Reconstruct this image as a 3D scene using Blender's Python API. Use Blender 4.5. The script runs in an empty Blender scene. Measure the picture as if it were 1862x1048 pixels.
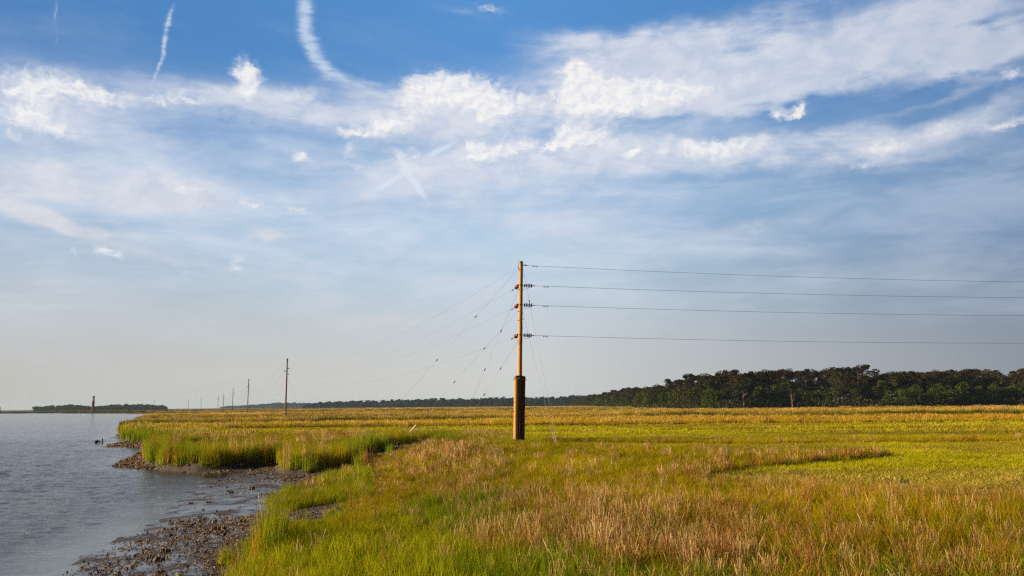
import bpy, math, random
import numpy as np
from mathutils import Vector, Matrix, Euler

# ------------------------------------------------------------------ camera
SC = bpy.context.scene
COL = SC.collection
FPX, CX, CY = 1500.0, 931.0, 524.0          # focal length and centre in photograph pixels
PITCH, ROLL = math.radians(8.08), math.radians(0.50)
CAMZ = 4.3
_f = Vector((0, math.cos(PITCH), math.sin(PITCH)))
_r0 = Vector((1, 0, 0)); _u0 = _r0.cross(_f)
_u = _u0 * math.cos(ROLL) + _r0 * math.sin(ROLL)
_r = _r0 * math.cos(ROLL) - _u0 * math.sin(ROLL)
CAM = Vector((0, 0, CAMZ))
cam_data = bpy.data.cameras.new('camera'); cam = bpy.data.objects.new('camera', cam_data); COL.objects.link(cam)
M = Matrix((( _r.x, _u.x, -_f.x, 0), (_r.y, _u.y, -_f.y, 0), (_r.z, _u.z, -_f.z, CAMZ), (0, 0, 0, 1)))
cam.matrix_world = M
cam_data.sensor_width = 36; cam_data.lens = 36 * FPX / 1862
cam_data.clip_start = 0.1; cam_data.clip_end = 20000
SC.camera = cam

def ray(px, py): return _f + _r * ((px - CX) / FPX) + _u * ((CY - py) / FPX)
def at_depth(px, py, Y):
    d = ray(px, py); return CAM + d * (Y / d.y)
def on_plane(px, py, z):
    d = ray(px, py); t = (z - CAMZ) / d.z; return CAM + d * t
def project(x, y, z):
    dx, dy, dz = x, y, z - CAMZ
    a = dx * _f.x + dy * _f.y + dz * _f.z
    b = dx * _r.x + dy * _r.y + dz * _r.z
    c = dx * _u.x + dy * _u.y + dz * _u.z
    a = np.where(a < 0.1, 0.1, a)
    return CX + FPX * b / a, CY - FPX * c / a

# ------------------------------------------------------------------ light
EXPO = 0.75
SUN_EL, SUN_AZ = math.radians(17), math.radians(-96)     # azimuth from +Y, positive towards +X
SUN_DIR = Vector((math.sin(SUN_AZ) * math.cos(SUN_EL), math.cos(SUN_AZ) * math.cos(SUN_EL), math.sin(SUN_EL)))
sd = bpy.data.lights.new('sun', 'SUN'); sd.energy = 5.0; sd.angle = math.radians(0.5); sd.color = (1.0, 0.84, 0.58)
so = bpy.data.objects.new('sun', sd); COL.objects.link(so)
so.rotation_euler = SUN_DIR.to_track_quat('Z', 'Y').to_euler(); so.location = (-60, 0, 60)
SC.view_settings.view_transform = 'Standard'; SC.view_settings.look = 'None'
SC.view_settings.exposure = EXPO; SC.view_settings.gamma = 1.0
SC.render.engine = 'CYCLES'
cy = SC.cycles
cy.max_bounces = 6; cy.diffuse_bounces = 3; cy.glossy_bounces = 2; cy.transmission_bounces = 3
cy.volume_bounces = 0; cy.transparent_max_bounces = 6; cy.caustics_reflective = False; cy.caustics_refractive = False
cy.use_denoising = False; cy.denoiser = 'OPENIMAGEDENOISE'; cy.denoising_prefilter = 'ACCURATE'
cy.pixel_filter_type = 'BLACKMAN_HARRIS'; cy.filter_width = 1.3
cy.sample_clamp_indirect = 5.0

# ------------------------------------------------------------------ node helper
class NT:
    def __init__(s, tree): s.t = tree; s.n = tree.nodes; s.l = tree.links
    def new(s, typ, **kw):
        n = s.n.new(typ)
        for k, v in kw.items(): setattr(n, k, v)
        return n
    def put(s, sock, v):
        if v is None: return
        if isinstance(v, bpy.types.NodeSocket): s.l.new(v, sock)
        else:
            try: sock.default_value = v
            except Exception:
                sock.default_value = (v[0], v[1], v[2], 1.0)
    def math(s, op, a, b=None, c=None, clamp=False):
        n = s.new('ShaderNodeMath', operation=op); n.use_clamp = clamp
        s.put(n.inputs[0], a); s.put(n.inputs[1], b); s.put(n.inputs[2], c)
        return n.outputs[0]
    def vmath(s, op, a, b=None, c=None):
        n = s.new('ShaderNodeVectorMath', operation=op)
        s.put(n.inputs[0], a); s.put(n.inputs[1], b)
        if c is not None: s.put(n.inputs[2], c)
        return n.outputs['Value'] if op in ('LENGTH', 'DOT_PRODUCT') else n.outputs['Vector']
    def scale(s, a, f):
        n = s.new('ShaderNodeVectorMath', operation='SCALE'); s.put(n.inputs[0], a); s.put(n.inputs[3], f); return n.outputs[0]
    def comb(s, x, y, z=0.0):
        n = s.new('ShaderNodeCombineXYZ'); s.put(n.inputs[0], x); s.put(n.inputs[1], y); s.put(n.inputs[2], z); return n.outputs[0]
    def sep(s, v):
        n = s.new('ShaderNodeSeparateXYZ'); s.put(n.inputs[0], v); return n.outputs
    def noise(s, vec, scale=1.0, detail=4.0, rough=0.5, dist=0.0, col=False, lac=2.0):
        n = s.new('ShaderNodeTexNoise'); s.put(n.inputs['Vector'], vec); n.inputs['Scale'].default_value = scale
        n.inputs['Detail'].default_value = detail; n.inputs['Roughness'].default_value = rough; n.inputs['Distortion'].default_value = dist
        n.inputs['Lacunarity'].default_value = lac
        return n.outputs['Color' if col else 'Fac']
    def rng(s, v, a, b, c=0.0, d=1.0, smooth=True):
        n = s.new('ShaderNodeMapRange'); n.interpolation_type = 'SMOOTHSTEP' if smooth else 'LINEAR'
        n.clamp = True
        s.put(n.inputs[0], v)
        for i, q in enumerate((a, b, c, d)): s.put(n.inputs[i + 1], q)
        return n.outputs[0]
    def mix(s, f, a, b):
        n = s.new('ShaderNodeMix', data_type='RGBA'); s.put(n.inputs['Factor'], f)
        s.put(n.inputs[6], a); s.put(n.inputs[7], b); return n.outputs[2]

def srgb(r, g, b):
    f = lambda c: (c / 255 / 12.92) if c <= 10 else ((c / 255 + 0.055) / 1.055) ** 2.4
    return (f(r), f(g), f(b))

# ------------------------------------------------------------------ world: Nishita sky with clouds laid out by azimuth and elevation
def azel(px, py):
    d = ray(px, py).normalized(); return math.atan2(d.x, d.y), math.asin(d.z)
world = bpy.data.worlds.new('World'); SC.world = world; world.use_nodes = True
W = NT(world.node_tree); W.n.clear()
STR = 0.06
sky = W.new('ShaderNodeTexSky', sky_type='NISHITA'); sky.sun_disc = False
sky.sun_elevation = SUN_EL; sky.sun_rotation = SUN_AZ
sky.air_density = 1.0; sky.dust_density = 1.0; sky.ozone_density = 2.0; sky.altitude = 0
tc = W.new('ShaderNodeTexCoord')
gx, gy, gz = W.sep(tc.outputs['Generated'])
el = W.math('ARCSINE', gz); az = W.math('ARCTAN2', gx, gy)
P = W.comb(az, el)
def streak(sx, sy, rot=0.0):
    m = W.new('ShaderNodeMapping'); W.put(m.inputs['Vector'], P)
    m.inputs['Rotation'].default_value = (0, 0, rot); m.inputs['Scale'].default_value = (sx, sy, 1); return m.outputs[0]
U = lambda c: tuple(q / STR / 2 ** EXPO for q in c)
def ramp3(f, a, b, c):
    n = W.new('ShaderNodeValToRGB'); e = n.color_ramp.elements; e[0].position = 0; e[1].position = 1; e.new(0.5)
    for i, k in enumerate((a, b, c)): n.color_ramp.elements[i].color = (*k, 1)
    W.put(n.inputs[0], f); return W.scale(n.outputs[0], 1 / STR / 2 ** EXPO)
# air: paler and greyer to the horizon, duller on the far side from the sun
elc = W.math('MAXIMUM', el, 0.0)
base = W.scale(sky.outputs[0], 1.0)
base = W.mix(1.0, base, base)
azn = W.rng(az, -0.58, 0.58, 0, 1, smooth=False)
open_sky = W.vmath('MULTIPLY', base, (0.85, 0.95, 1.10))
base = W.mix(0.85, open_sky, ramp3(azn, srgb(74, 130, 192), srgb(88, 152, 216), srgb(78, 128, 186)))
hz_col = ramp3(azn, srgb(190, 187, 179), srgb(209, 210, 207), srgb(138, 146, 157))
mid_col = ramp3(azn, srgb(174, 199, 223), srgb(176, 208, 232), srgb(106, 140, 176))
f_h = W.rng(el, 0.0, 0.25, 1.0, 0.0)
f_m = W.rng(el, 0.16, 0.42, 1.0, 0.0)
n_veil = W.noise(streak(2.2, 9, 0.06), 1.0, 6, 0.55)
f_m = W.math('MULTIPLY', f_m, W.rng(n_veil, 0.25, 0.65, 0.70, 1.0))
c0 = W.mix(f_m, base, mid_col)
c0 = W.mix(f_h, c0, hz_col)
# generic high streaks everywhere (also outside the photographed part of the sky)
n_s = W.noise(streak(1.6, 7.5, -0.05), 1.0, 7, 0.58, 0.4)
f_s = W.math('MULTIPLY', W.rng(n_s, 0.48, 0.78), W.rng(el, 0.0, 0.35, 0.6, 0.25))
rest = W.mix(W.math('MULTIPLY', f_s, 0.4), W.scale(open_sky, 0.32), U(srgb(92, 108, 138)))
c0 = W.mix(f_s, c0, U(srgb(214, 222, 236)))
cheap = W.new('ShaderNodeBackground'); W.put(cheap.inputs[0], rest); cheap.inputs[1].default_value = STR

# the clouds seen in this part of the sky
wn = W.noise(streak(9, 14), 1.0, 5, 0.6, col=True)
warp = W.scale(W.vmath('SUBTRACT', wn, (0.5, 0.5, 0.5)), 0.055)
Pw = W.vmath('ADD', P, warp)
wn2 = W.noise(streak(40, 55), 1.0, 5, 0.62, col=True)
Pc = W.vmath('ADD', W.vmath('ADD', P, W.scale(W.vmath('SUBTRACT', wn2, (0.5, 0.5, 0.5)), 0.024)), W.scale(warp, 0.35))
def blob(vec, cx, cy, rx, ry, rot, amp, acc):
    a, e = azel(cx, cy); a2, e2 = azel(cx + 10, cy); a3, e3 = azel(cx, cy - 10)
    sx = rx * math.hypot(a2 - a, 0) / 10; sy = ry * (e3 - e) / 10
    m = W.new('ShaderNodeMapping', vector_type='TEXTURE'); W.put(m.inputs['Vector'], vec)
    m.inputs['Location'].default_value = (a, e, 0); m.inputs['Rotation'].default_value = (0, 0, math.radians(rot))
    m.inputs['Scale'].default_value = (sx, sy, 1)
    g = W.new('ShaderNodeTexGradient', gradient_type='QUADRATIC_SPHERE'); W.put(g.inputs[0], m.outputs[0])
    return W.math('MULTIPLY_ADD', g.outputs['Fac'], amp, acc)
# soft, high, streaky cloud: centre x, centre y, half width, half height, turn in degrees, amount
SOFT = [(1180,105,360,62,2,.8),(1230,160,420,75,4,1.1),(1480,110,430,95,6,1.2),(1720,70,330,120,6,1.2),(1790,118,230,45,14,.8),(1080,90,240,40,2,.55),
 (1330,45,420,50,3,.7),(1020,75,170,30,-4,.3),(1120,170,220,60,0,1.0),(1370,175,260,34,8,.7),
 (90,185,330,90,-4,.75),(380,185,330,50,0,.7),(600,195,330,55,0,.55),(830,190,330,70,0,.7),(200,345,380,46,-7,1.3),(340,350,150,46,-20,.9),(30,330,160,40,0,.5),(70,385,240,26,-16,.7),
 (110,405,260,26,-16,1.0),(490,420,150,24,2,.7),(250,430,120,18,-12,.4),(120,300,420,120,0,.45),(640,320,600,100,0,.5),(1000,300,500,90,0,.6),(800,230,330,60,0,.7),(1130,275,360,46,2,.6),
 (1000,400,520,90,-3,.4),(1380,410,220,40,12,.35),(1300,270,360,50,0,.5),(1680,255,330,55,8,.9),(1560,240,200,40,10,.5),(1400,270,240,34,4,.5),(1800,200,160,30,10,.4),
 (700,590,330,40,0,.4),(880,520,420,60,-10,.25),(620,150,180,22,-12,.35),(740,160,120,14,-5,.25),(60,590,400,60,0,.2),(1560,290,260,50,6,.35),
 (400,480,520,30,-4,.35),(850,20,120,20,-8,.22),(1100,595,150,22,0,.3)]
soft = W.math('MULTIPLY', 1.0, 0.0)
for b in SOFT: soft = blob(Pw, b[0], b[1], b[2] * 1.15, b[3] * 1.25, b[4], b[5] * 1.5, soft)
GAP = [(1800,50,60,40,-30,.3),(1640,178,330,22,9,.9),(1400,215,330,24,7,.9),(1250,205,150,20,6,.5),(1700,200,200,22,8,.5),(560,330,200,30,0,.25),(640,440,400,40,-6,.3)]
gap = W.math('MULTIPLY', 1.0, 0.0)
for b in GAP: gap = blob(Pw, b[0], b[1], b[2], b[3], b[4], b[5] * 1.6, gap)
n_a = W.noise(streak(7, 34, 0.07), 1.0, 9, 0.66, 0.7)
n_b = W.noise(streak(22, 40), 1.0, 7, 0.6, 0.3)
mod = W.math('ADD', W.rng(n_a, 0.28, 0.72, 0.60, 1.28), W.rng(n_b, 0.3, 0.7, -0.12, 0.12))
dsoft = W.math('SUBTRACT', W.math('MULTIPLY', soft, mod), gap)
f_soft = W.math('MULTIPLY', W.rng(dsoft, 0.0, 1.2), 0.86)
# puffy low cloud
PUFF = [(450,138,34,36,0,1.1),(452,172,28,30,0,.7),(800,160,62,42,0,.9),(760,178,70,44,0,.8),(870,172,80,44,0,.85),(905,205,80,44,0,.65),(700,222,92,22,5,.75),
 (650,240,70,13,4,.6),(50,165,110,56,0,.7),(60,212,80,28,0,.65),(150,160,110,34,0,.55),(210,185,90,22,0,.4),(545,176,52,17,0,.5),(345,186,95,17,0,.5),
 (1052,132,30,30,0,.9),(1062,165,66,50,0,1.15),(1130,180,130,44,2,1.0),(1240,165,150,34,4,.5),(1030,243,36,28,0,.95),(1080,248,66,26,0,.85),(860,282,38,34,0,.8),(925,275,90,26,0,.7),
 (1152,272,40,14,0,.8),(1345,262,120,26,2,.65),(1255,270,90,24,0,.55),(1415,203,22,18,0,.85),(1460,197,22,17,0,.8),(1440,210,40,10,0,.5),(545,287,30,13,0,.75),(1615,272,48,18,0,.7),(1590,266,20,15,0,.5),
 (1700,238,90,24,6,.6),(1825,228,80,20,8,.7),(1570,303,46,11,0,.55),(452,372,44,14,0,.55),(535,378,36,11,0,.55),(192,458,26,20,0,.6),(216,468,20,12,0,.5),(136,458,18,14,0,.4),
 (730,283,50,34,0,.5),(636,270,18,22,0,.45),(432,482,18,28,0,.4),(340,350,80,30,0,.4),(1840,140,46,20,0,.6),(1380,410,60,16,8,.3),(890,16,50,9,-8,.4),(1000,262,60,14,0,.5),
 (120,238,70,18,0,.4),(640,295,60,16,0,.3),(300,190,40,14,0,.3),(20,240,50,26,0,.4),(960,180,40,20,0,.4),(615,497,22,7,0,.35),(350,495,40,12,0,.3)]
puff = W.math('MULTIPLY', 1.0, 0.0)
for b in PUFF: puff = blob(Pc, b[0], b[1], b[2] * 1.55, b[3] * 1.55, b[4], b[5] * 1.75, puff)
def puffn(off):
    m = W.new('ShaderNodeMapping'); W.put(m.inputs['Vector'], Pc); m.inputs['Location'].default_value = off; m.inputs['Scale'].default_value = (62, 88, 1)
    return W.noise(m.outputs[0], 1.0, 8, 0.62)
n_p = puffn((0, 0, 0)); n_q = puffn((.30, -.38, 0))
puff = W.math('MINIMUM', puff, 1.25)
dp = W.math('ADD', puff, W.math('MULTIPLY', W.math('SUBTRACT', n_p, 0.56), W.math('MULTIPLY', W.rng(puff, 0.0, 0.45, 0.0, 1.0), 1.55)))
relief = W.rng(W.math('SUBTRACT', n_p, n_q), -0.24, 0.16)
f_puff = W.math('MULTIPLY', W.rng(dp, 0.06, 1.05), 0.92)
# vapour trails
TR = [(308,35,7,34,-14,.9),(300,80,7,36,-8,.9),(288,120,6,34,-16,.7),(279,148,5,16,-18,.4),(556,12,20,30,-8,1.0),(553,50,19,36,6,1.0),(568,88,20,36,20,1.0),(590,122,20,34,30,.8),
 (625,142,60,16,-28,.4),(680,152,90,10,-6,.35),(102,22,5,34,0,.45),(103,72,4,12,0,.35),(754,333,7,44,34,2.6),(738,308,8,20,30,1.6),(800,272,44,7,28,1.4),(715,328,64,7,32,1.2)]
trl = W.math('MULTIPLY', 1.0, 0.0)
Pt = W.vmath('ADD', P, W.scale(W.vmath('SUBTRACT', wn2, (0.5, 0.5, 0.5)), 0.009))
for b in TR: trl = blob(Pt, b[0], b[1], b[2] * 1.5, b[3] * 1.5, b[4], b[5] * 1.6, trl)
n_t = W.noise(streak(30, 210, -0.25), 1.0, 4, 0.6)
f_tr = W.math('MULTIPLY', W.rng(W.math('MULTIPLY', trl, W.rng(n_t, 0.35, 0.65, 0.62, 1.12)), 0.02, 1.25), 0.62)
soft_col = W.mix(W.rng(n_b, 0.3, 0.7), U(srgb(198, 208, 226)), U(srgb(226, 228, 236)))
soft_col = W.mix(W.rng(el, 0.05, 0.3), U(srgb(214, 213, 212)), soft_col)
soft_col = W.mix(W.math('MULTIPLY', W.rng(az, 0.30, 0.65), 0.4), soft_col, U(srgb(168, 180, 200)))
puff_col = W.mix(W.math('MULTIPLY_ADD', W.rng(dp, 0.3, 1.5), .35, W.math('MULTIPLY', relief, .65)), U(srgb(212, 218, 231)), U(srgb(251, 248, 245)))
puff_col = W.mix(W.math('MULTIPLY', W.rng(az, 0.25, 0.6), 0.45), puff_col, U(srgb(190, 198, 214)))
n_v = W.noise(streak(3.2, 15, 0.10), 1.0, 8, 0.6, 0.6); n_v2 = W.noise(streak(9, 26, -0.12), 1.0, 8, 0.6, 0.3)
f_v = W.math('MULTIPLY', W.rng(W.math('ADD', n_v, W.math('MULTIPLY', n_v2, .5)), 0.56, 1.02), W.math('MULTIPLY', W.rng(el, 0.04, 0.14), W.rng(el, 0.27, 0.40, 1.0, 0.0)))
f_v = W.math('MULTIPLY', f_v, W.rng(az, 0.05, 0.50, 0.85, 0.40))
c1 = W.mix(f_v, c0, W.mix(W.rng(el, .05, .22), U(srgb(204, 211, 219)), U(srgb(214, 223, 238))))
c1 = W.mix(f_soft, c1, soft_col)
c1 = W.mix(f_tr, c1, U(srgb(222, 231, 244)))
c1 = W.mix(f_puff, c1, puff_col)
c1 = W.mix(W.math('MULTIPLY', W.rng(el, 0.0, 0.10, 1.0, 0.0), 0.8), c1, hz_col)
full = W.new('ShaderNodeBackground'); W.put(full.inputs[0], c1); full.inputs[1].default_value = STR
inside = W.math('MULTIPLY', W.rng(W.math('ABSOLUTE', az), 0.78, 0.95, 1.0, 0.0), W.rng(el, 0.58, 0.72, 1.0, 0.0))
inside = W.math('MULTIPLY', inside, W.rng(el, -0.02, -0.01))
mx = W.new('ShaderNodeMixShader'); W.put(mx.inputs[0], inside); W.l.new(cheap.outputs[0], mx.inputs[1]); W.l.new(full.outputs[0], mx.inputs[2])
wo = W.new('ShaderNodeOutputWorld'); W.l.new(mx.outputs[0], wo.inputs[0])
world.cycles.sampling_method = 'MANUAL'; world.cycles.sample_map_resolution = 256

# ------------------------------------------------------------------ helpers
rs = np.random.RandomState(7); random.seed(7)
def tag(o, label=None, cat=None, group=None, kind=None):
    if label: o['label'] = label
    if cat: o['category'] = cat
    if group: o['group'] = group
    if kind: o['kind'] = kind
    return o
def empty(name, loc=(0, 0, 0)):
    o = bpy.data.objects.new(name, None); COL.objects.link(o); o.location = loc; return o
def mesh_np(name, v, f, mat=None, smooth=False, link=True, parent=None, attrs=None):
    """v: (n,3); f: (m,k) array or list of lists"""
    me = bpy.data.meshes.new(name)
    v = np.asarray(v, dtype=np.float32)
    if isinstance(f, np.ndarray):
        m, k = f.shape
        me.vertices.add(len(v)); me.vertices.foreach_set('co', v.ravel())
        me.loops.add(m * k); me.loops.foreach_set('vertex_index', f.astype(np.int32).ravel())
        me.polygons.add(m); me.polygons.foreach_set('loop_start', np.arange(0, m * k, k, dtype=np.int32))
        if smooth: me.polygons.foreach_set('use_smooth', np.ones(m, dtype=bool))
        me.update(calc_edges=True)
    else:
        me.from_pydata(v.tolist(), [], f)
        if smooth: me.polygons.foreach_set('use_smooth', np.ones(len(f), dtype=bool))
        me.update()
    for an, (typ, arr) in (attrs or {}).items():
        at = me.attributes.new(an, typ, 'POINT')
        arr = np.asarray(arr, dtype=np.float32 if typ != 'INT' else np.int32)
        at.data.foreach_set({'FLOAT': 'value', 'INT': 'value', 'FLOAT_VECTOR': 'vector', 'FLOAT_COLOR': 'color'}[typ], arr.ravel())
    if mat: me.materials.append(mat)
    o = bpy.data.objects.new(name, me)
    if link: COL.objects.link(o)
    if parent: o.parent = parent
    return o
class MB:
    def __init__(s): s.v = []; s.f = []; s.sm = []
    def tube(s, pts, rad, seg=8, caps=True):
        pts = [Vector(p) for p in pts]; n0 = len(s.v)
        if not hasattr(rad, '__len__'): rad = [rad] * len(pts)
        up = Vector((0, 0, 1))
        for i, p in enumerate(pts):
            t = (pts[min(i + 1, len(pts) - 1)] - pts[max(i - 1, 0)]).normalized()
            ref = up if abs(t.z) < 0.95 else Vector((1, 0, 0))
            a = t.cross(ref).normalized(); b = a.cross(t)
            for k in range(seg):
                q = 2 * math.pi * k / seg
                s.v.append(p + (a * math.cos(q) + b * math.sin(q)) * rad[i])
        for i in range(len(pts) - 1):
            for k in range(seg):
                a0 = n0 + i * seg + k; a1 = n0 + i * seg + (k + 1) % seg
                s.f.append([a0, a1, a1 + seg, a0 + seg]); s.sm.append(True)
        if caps:
            s.f.append([n0 + k for k in range(seg)]); s.sm.append(False)
            e = n0 + (len(pts) - 1) * seg
            s.f.append([e + k for k in reversed(range(seg))]); s.sm.append(False)
        return s
    def box(s, c, d, rot=None):
        n0 = len(s.v); c = Vector(c)
        for x in (-.5, .5):
            for y in (-.5, .5):
                for z in (-.5, .5):
                    p = Vector((x * d[0], y * d[1], z * d[2]))
                    if rot: p = rot @ p
                    s.v.append(c + p)
        for q in ((0, 1, 3, 2), (4, 6, 7, 5), (0, 4, 5, 1), (2, 3, 7, 6), (0, 2, 6, 4), (1, 5, 7, 3)):
            s.f.append([n0 + i for i in q]); s.sm.append(False)
        return s
    def blob(s, c, r, jit=0.15, seg=7, rings=5, seed=0):
        rr = random.Random(seed); n0 = len(s.v); c = Vector(c); r = Vector(r)
        s.v.append(c + Vector((0, 0, r.z)))
        for i in range(1, rings):
            th = math.pi * i / rings
            for k in range(seg):
                ph = 2 * math.pi * k / seg; q = 1 + rr.uniform(-jit, jit)
                s.v.append(c + Vector((r.x * math.sin(th) * math.cos(ph), r.y * math.sin(th) * math.sin(ph), r.z * math.cos(th))) * q)
        s.v.append(c - Vector((0, 0, r.z))); e = len(s.v) - 1
        for k in range(seg):
            s.f.append([n0, n0 + 1 + k, n0 + 1 + (k + 1) % seg]); s.sm.append(False)
            b = n0 + 1 + (rings - 2) * seg
            s.f.append([e, b + (k + 1) % seg, b + k]); s.sm.append(False)
        for i in range(rings - 2):
            for k in range(seg):
                a0 = n0 + 1 + i * seg + k; a1 = n0 + 1 + i * seg + (k + 1) % seg
                s.f.append([a0, a0 + seg, a1 + seg, a1]); s.sm.append(False)
        return s
    def build(s, name, mat, parent=None, smooth=None, origin=None):
        me = bpy.data.meshes.new(name)
        o0 = Vector(origin) if origin is not None else Vector((0, 0, 0))
        me.from_pydata([tuple(Vector(p) - o0) for p in s.v], [], s.f)
        me.polygons.foreach_set('use_smooth', s.sm if smooth is None else [smooth] * len(s.f))
        me.materials.append(mat); me.update()
        o = bpy.data.objects.new(name, me); COL.objects.link(o)
        if origin is not None: o.location = o0
        if parent: o.parent = parent
        return o

def _hash(i, j, s):
    h = (i.astype(np.int64) * 374761393 + j.astype(np.int64) * 668265263 + s * 974634533) & 0xffffffff
    h = ((h ^ (h >> 13)) * 1274126177) & 0xffffffff
    h = h ^ (h >> 16)
    return (h & 0xffff) / 65535.0
def vnoise(x, y, s=0):
    i = np.floor(x); j = np.floor(y); u = x - i; v = y - j
    u = u * u * (3 - 2 * u); v = v * v * (3 - 2 * v); i = i.astype(np.int64); j = j.astype(np.int64)
    a = _hash(i, j, s); b = _hash(i + 1, j, s); c = _hash(i, j + 1, s); d = _hash(i + 1, j + 1, s)
    return (a * (1 - u) + b * u) * (1 - v) + (c * (1 - u) + d * u) * v
def fbm(x, y, sc=1.0, oct=4, s=0):
    t = 0; a = 0.5; w = 0
    for k in range(oct):
        t = t + a * vnoise(x / sc * 2 ** k, y / sc * 2 ** k, s + k * 17); w += a; a *= 0.5
    return t / w
def sstep(x, a, b):
    t = np.clip((x - a) / (b - a), 0, 1); return t * t * (3 - 2 * t)
def poly_sd(x, y, poly):
    """signed distance, positive inside"""
    d2 = np.full(x.shape, 1e18); inside = np.zeros(x.shape, bool); n = len(poly)
    for k in range(n):
        ax, ay = poly[k]; bx, by = poly[(k + 1) % n]
        ex, ey = bx - ax, by - ay; L = ex * ex + ey * ey + 1e-12
        t = np.clip(((x - ax) * ex + (y - ay) * ey) / L, 0, 1)
        d2 = np.minimum(d2, (x - ax - t * ex) ** 2 + (y - ay - t * ey) ** 2)
        c = (ay > y) != (by > y)
        if abs(ey) > 1e-12: inside ^= c & (x < ex * (y - ay) / ey + ax)
    d = np.sqrt(d2); return np.where(inside, d, -d)

# ------------------------------------------------------------------ outlines of water and marsh (metres)
def G(lst, z): return [tuple(on_plane(a, b, z).xy) for a, b in lst]
WATER = G([(60, 1110), (92, 1048), (168, 1000), (222, 973), (290, 945), (312, 925), (345, 903), (362, 882), (357, 868), (340, 861), (300, 857), (250, 853), (208, 851),
           (202, 848), (214, 844), (207, 842), (235, 831), (258, 822), (262, 818), (240, 815), (188, 813), (208, 807), (232, 801), (226, 799), (195, 798), (214, 790), (222, 781), (218, 776), (240, 768.5), (256, 761), (275, 755.5), (300, 751.6)], 0.02)
WATER += [(-480, 865), (-560, 900), (-640, 1060), (-1500, 1300), (-4000, 1500), (-4000, -3000), (-1.5, -3000), (-5.5, 4)]
BANK = G([(262, 822), (275, 838), (300, 844), (360, 846), (420, 845), (470, 842), (500, 841), (506, 850), (520, 855), (560, 856), (600, 852), (640, 843), (668, 830), (700, 819), (740, 809), (768, 803)], 0.5)
SHORE = G([(262, 768), (258, 761.5), (277, 756.2), (302, 752.2)], 0.5)
LOBE = G([(300, 813), (280, 816), (262, 811), (240, 801), (232, 797), (228, 790), (222, 783), (226, 776), (244, 769.5)], 0.5)
NEARL = G([(765, 804), (720, 820), (680, 838), (648, 858), (652, 880), (665, 900), (640, 925), (600, 946), (560, 955), (520, 952), (490, 955), (478, 975), (462, 1005), (445, 1035), (432, 1075), (412, 1130)], 0.5)
TUFTS = G([(485, 915), (540, 920), (600, 910), (660, 915), (670, 880), (655, 852), (600, 866), (550, 885), (492, 905)], 0.45)
MARSH = BANK + NEARL[0:] + [(-3.2, 3), (60, -60), (3000, -3000), (5200, 0), (5200, 5200), (-5200, 5200), (-5200, 1650), (-1500, 1320), (-650, 1075), (-570, 912), (-482, 875)] + SHORE[::-1] + LOBE[::-1]
# tall foreground sward
TALL = NEARL[::-1] + [(-2, 72), (8, 69), (12, 62), (15, 57.5), (20, 56.5), (25, 56), (22.7, 53.5), (16.6, 48), (10.5, 43.5), (9.2, 41), (9.4, 36), (11.5, 32.5), (14.5, 30.5), (18, 28.5), (30, 28), (70, 31), (120, 20), (60, -20), (-3, 3)]

def creek1(x):
    xs = [-200, -62, -27, 30, 62, 105, 200]; ys = [165, 163, 175, 207, 195, 187, 200]
    return np.interp(x, xs, ys) + 3 * (fbm(x, x * 0 + 3, 22, 3, 5) - .5)
def zones(x, y):
    wob = lambda a, s, k: (fbm(x, y, s, 3, k) - .5) * a
    dm = poly_sd(x, y, MARSH); dw = poly_sd(x, y, WATER)
    r = np.hypot(x, y); amp = np.clip(r * 0.012, 0.25, 3.0)
    dm = dm + (fbm(x, y, 1.6, 3, 3) - .5) * 1.3 * np.minimum(amp, 1)
    dw = dw + (fbm(x / 1.0, y, 1.9, 4, 9) - .5) * np.minimum(amp, 0.9)
    return dm, dw
def ground_z(x, y, dm=None, dw=None):
    if dm is None: dm, dw = zones(x, y)
    n = fbm(x, y, 2.3, 4, 21) - .5; n2 = fbm(x, y, 0.35, 3, 23) - .5
    mud = np.minimum(0.0 + 0.05 * np.maximum(-dw, 0), 0.42 * np.exp(np.minimum(dm, 0) / 1.2) + 0.14 + 0.008 * np.maximum(-dw, 0)) + n * 0.09 + n2 * 0.03 * sstep(-dw, .3, 2)
    mar = 0.56 + 0.14 * sstep(dm, 0, 2) + n * 0.10
    t = sstep(dm, -0.25, 0.35)
    z = mud * (1 - t) + mar * t
    z = np.where(dw > 0, np.minimum(z, -0.04 * dw - 0.0 + n * 0.05 * np.exp(-dw)), z)
    r = np.hypot(x, y)
    c1 = np.abs(y - creek1(x)); z = z - 0.7 * np.exp(-(c1 / 2.0) ** 2) * (dm > 2)
    z = z + 0.75 * sstep(r, 620, 1000) * (dm > 0) * sstep(x, -330, -200)
    return z

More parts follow.
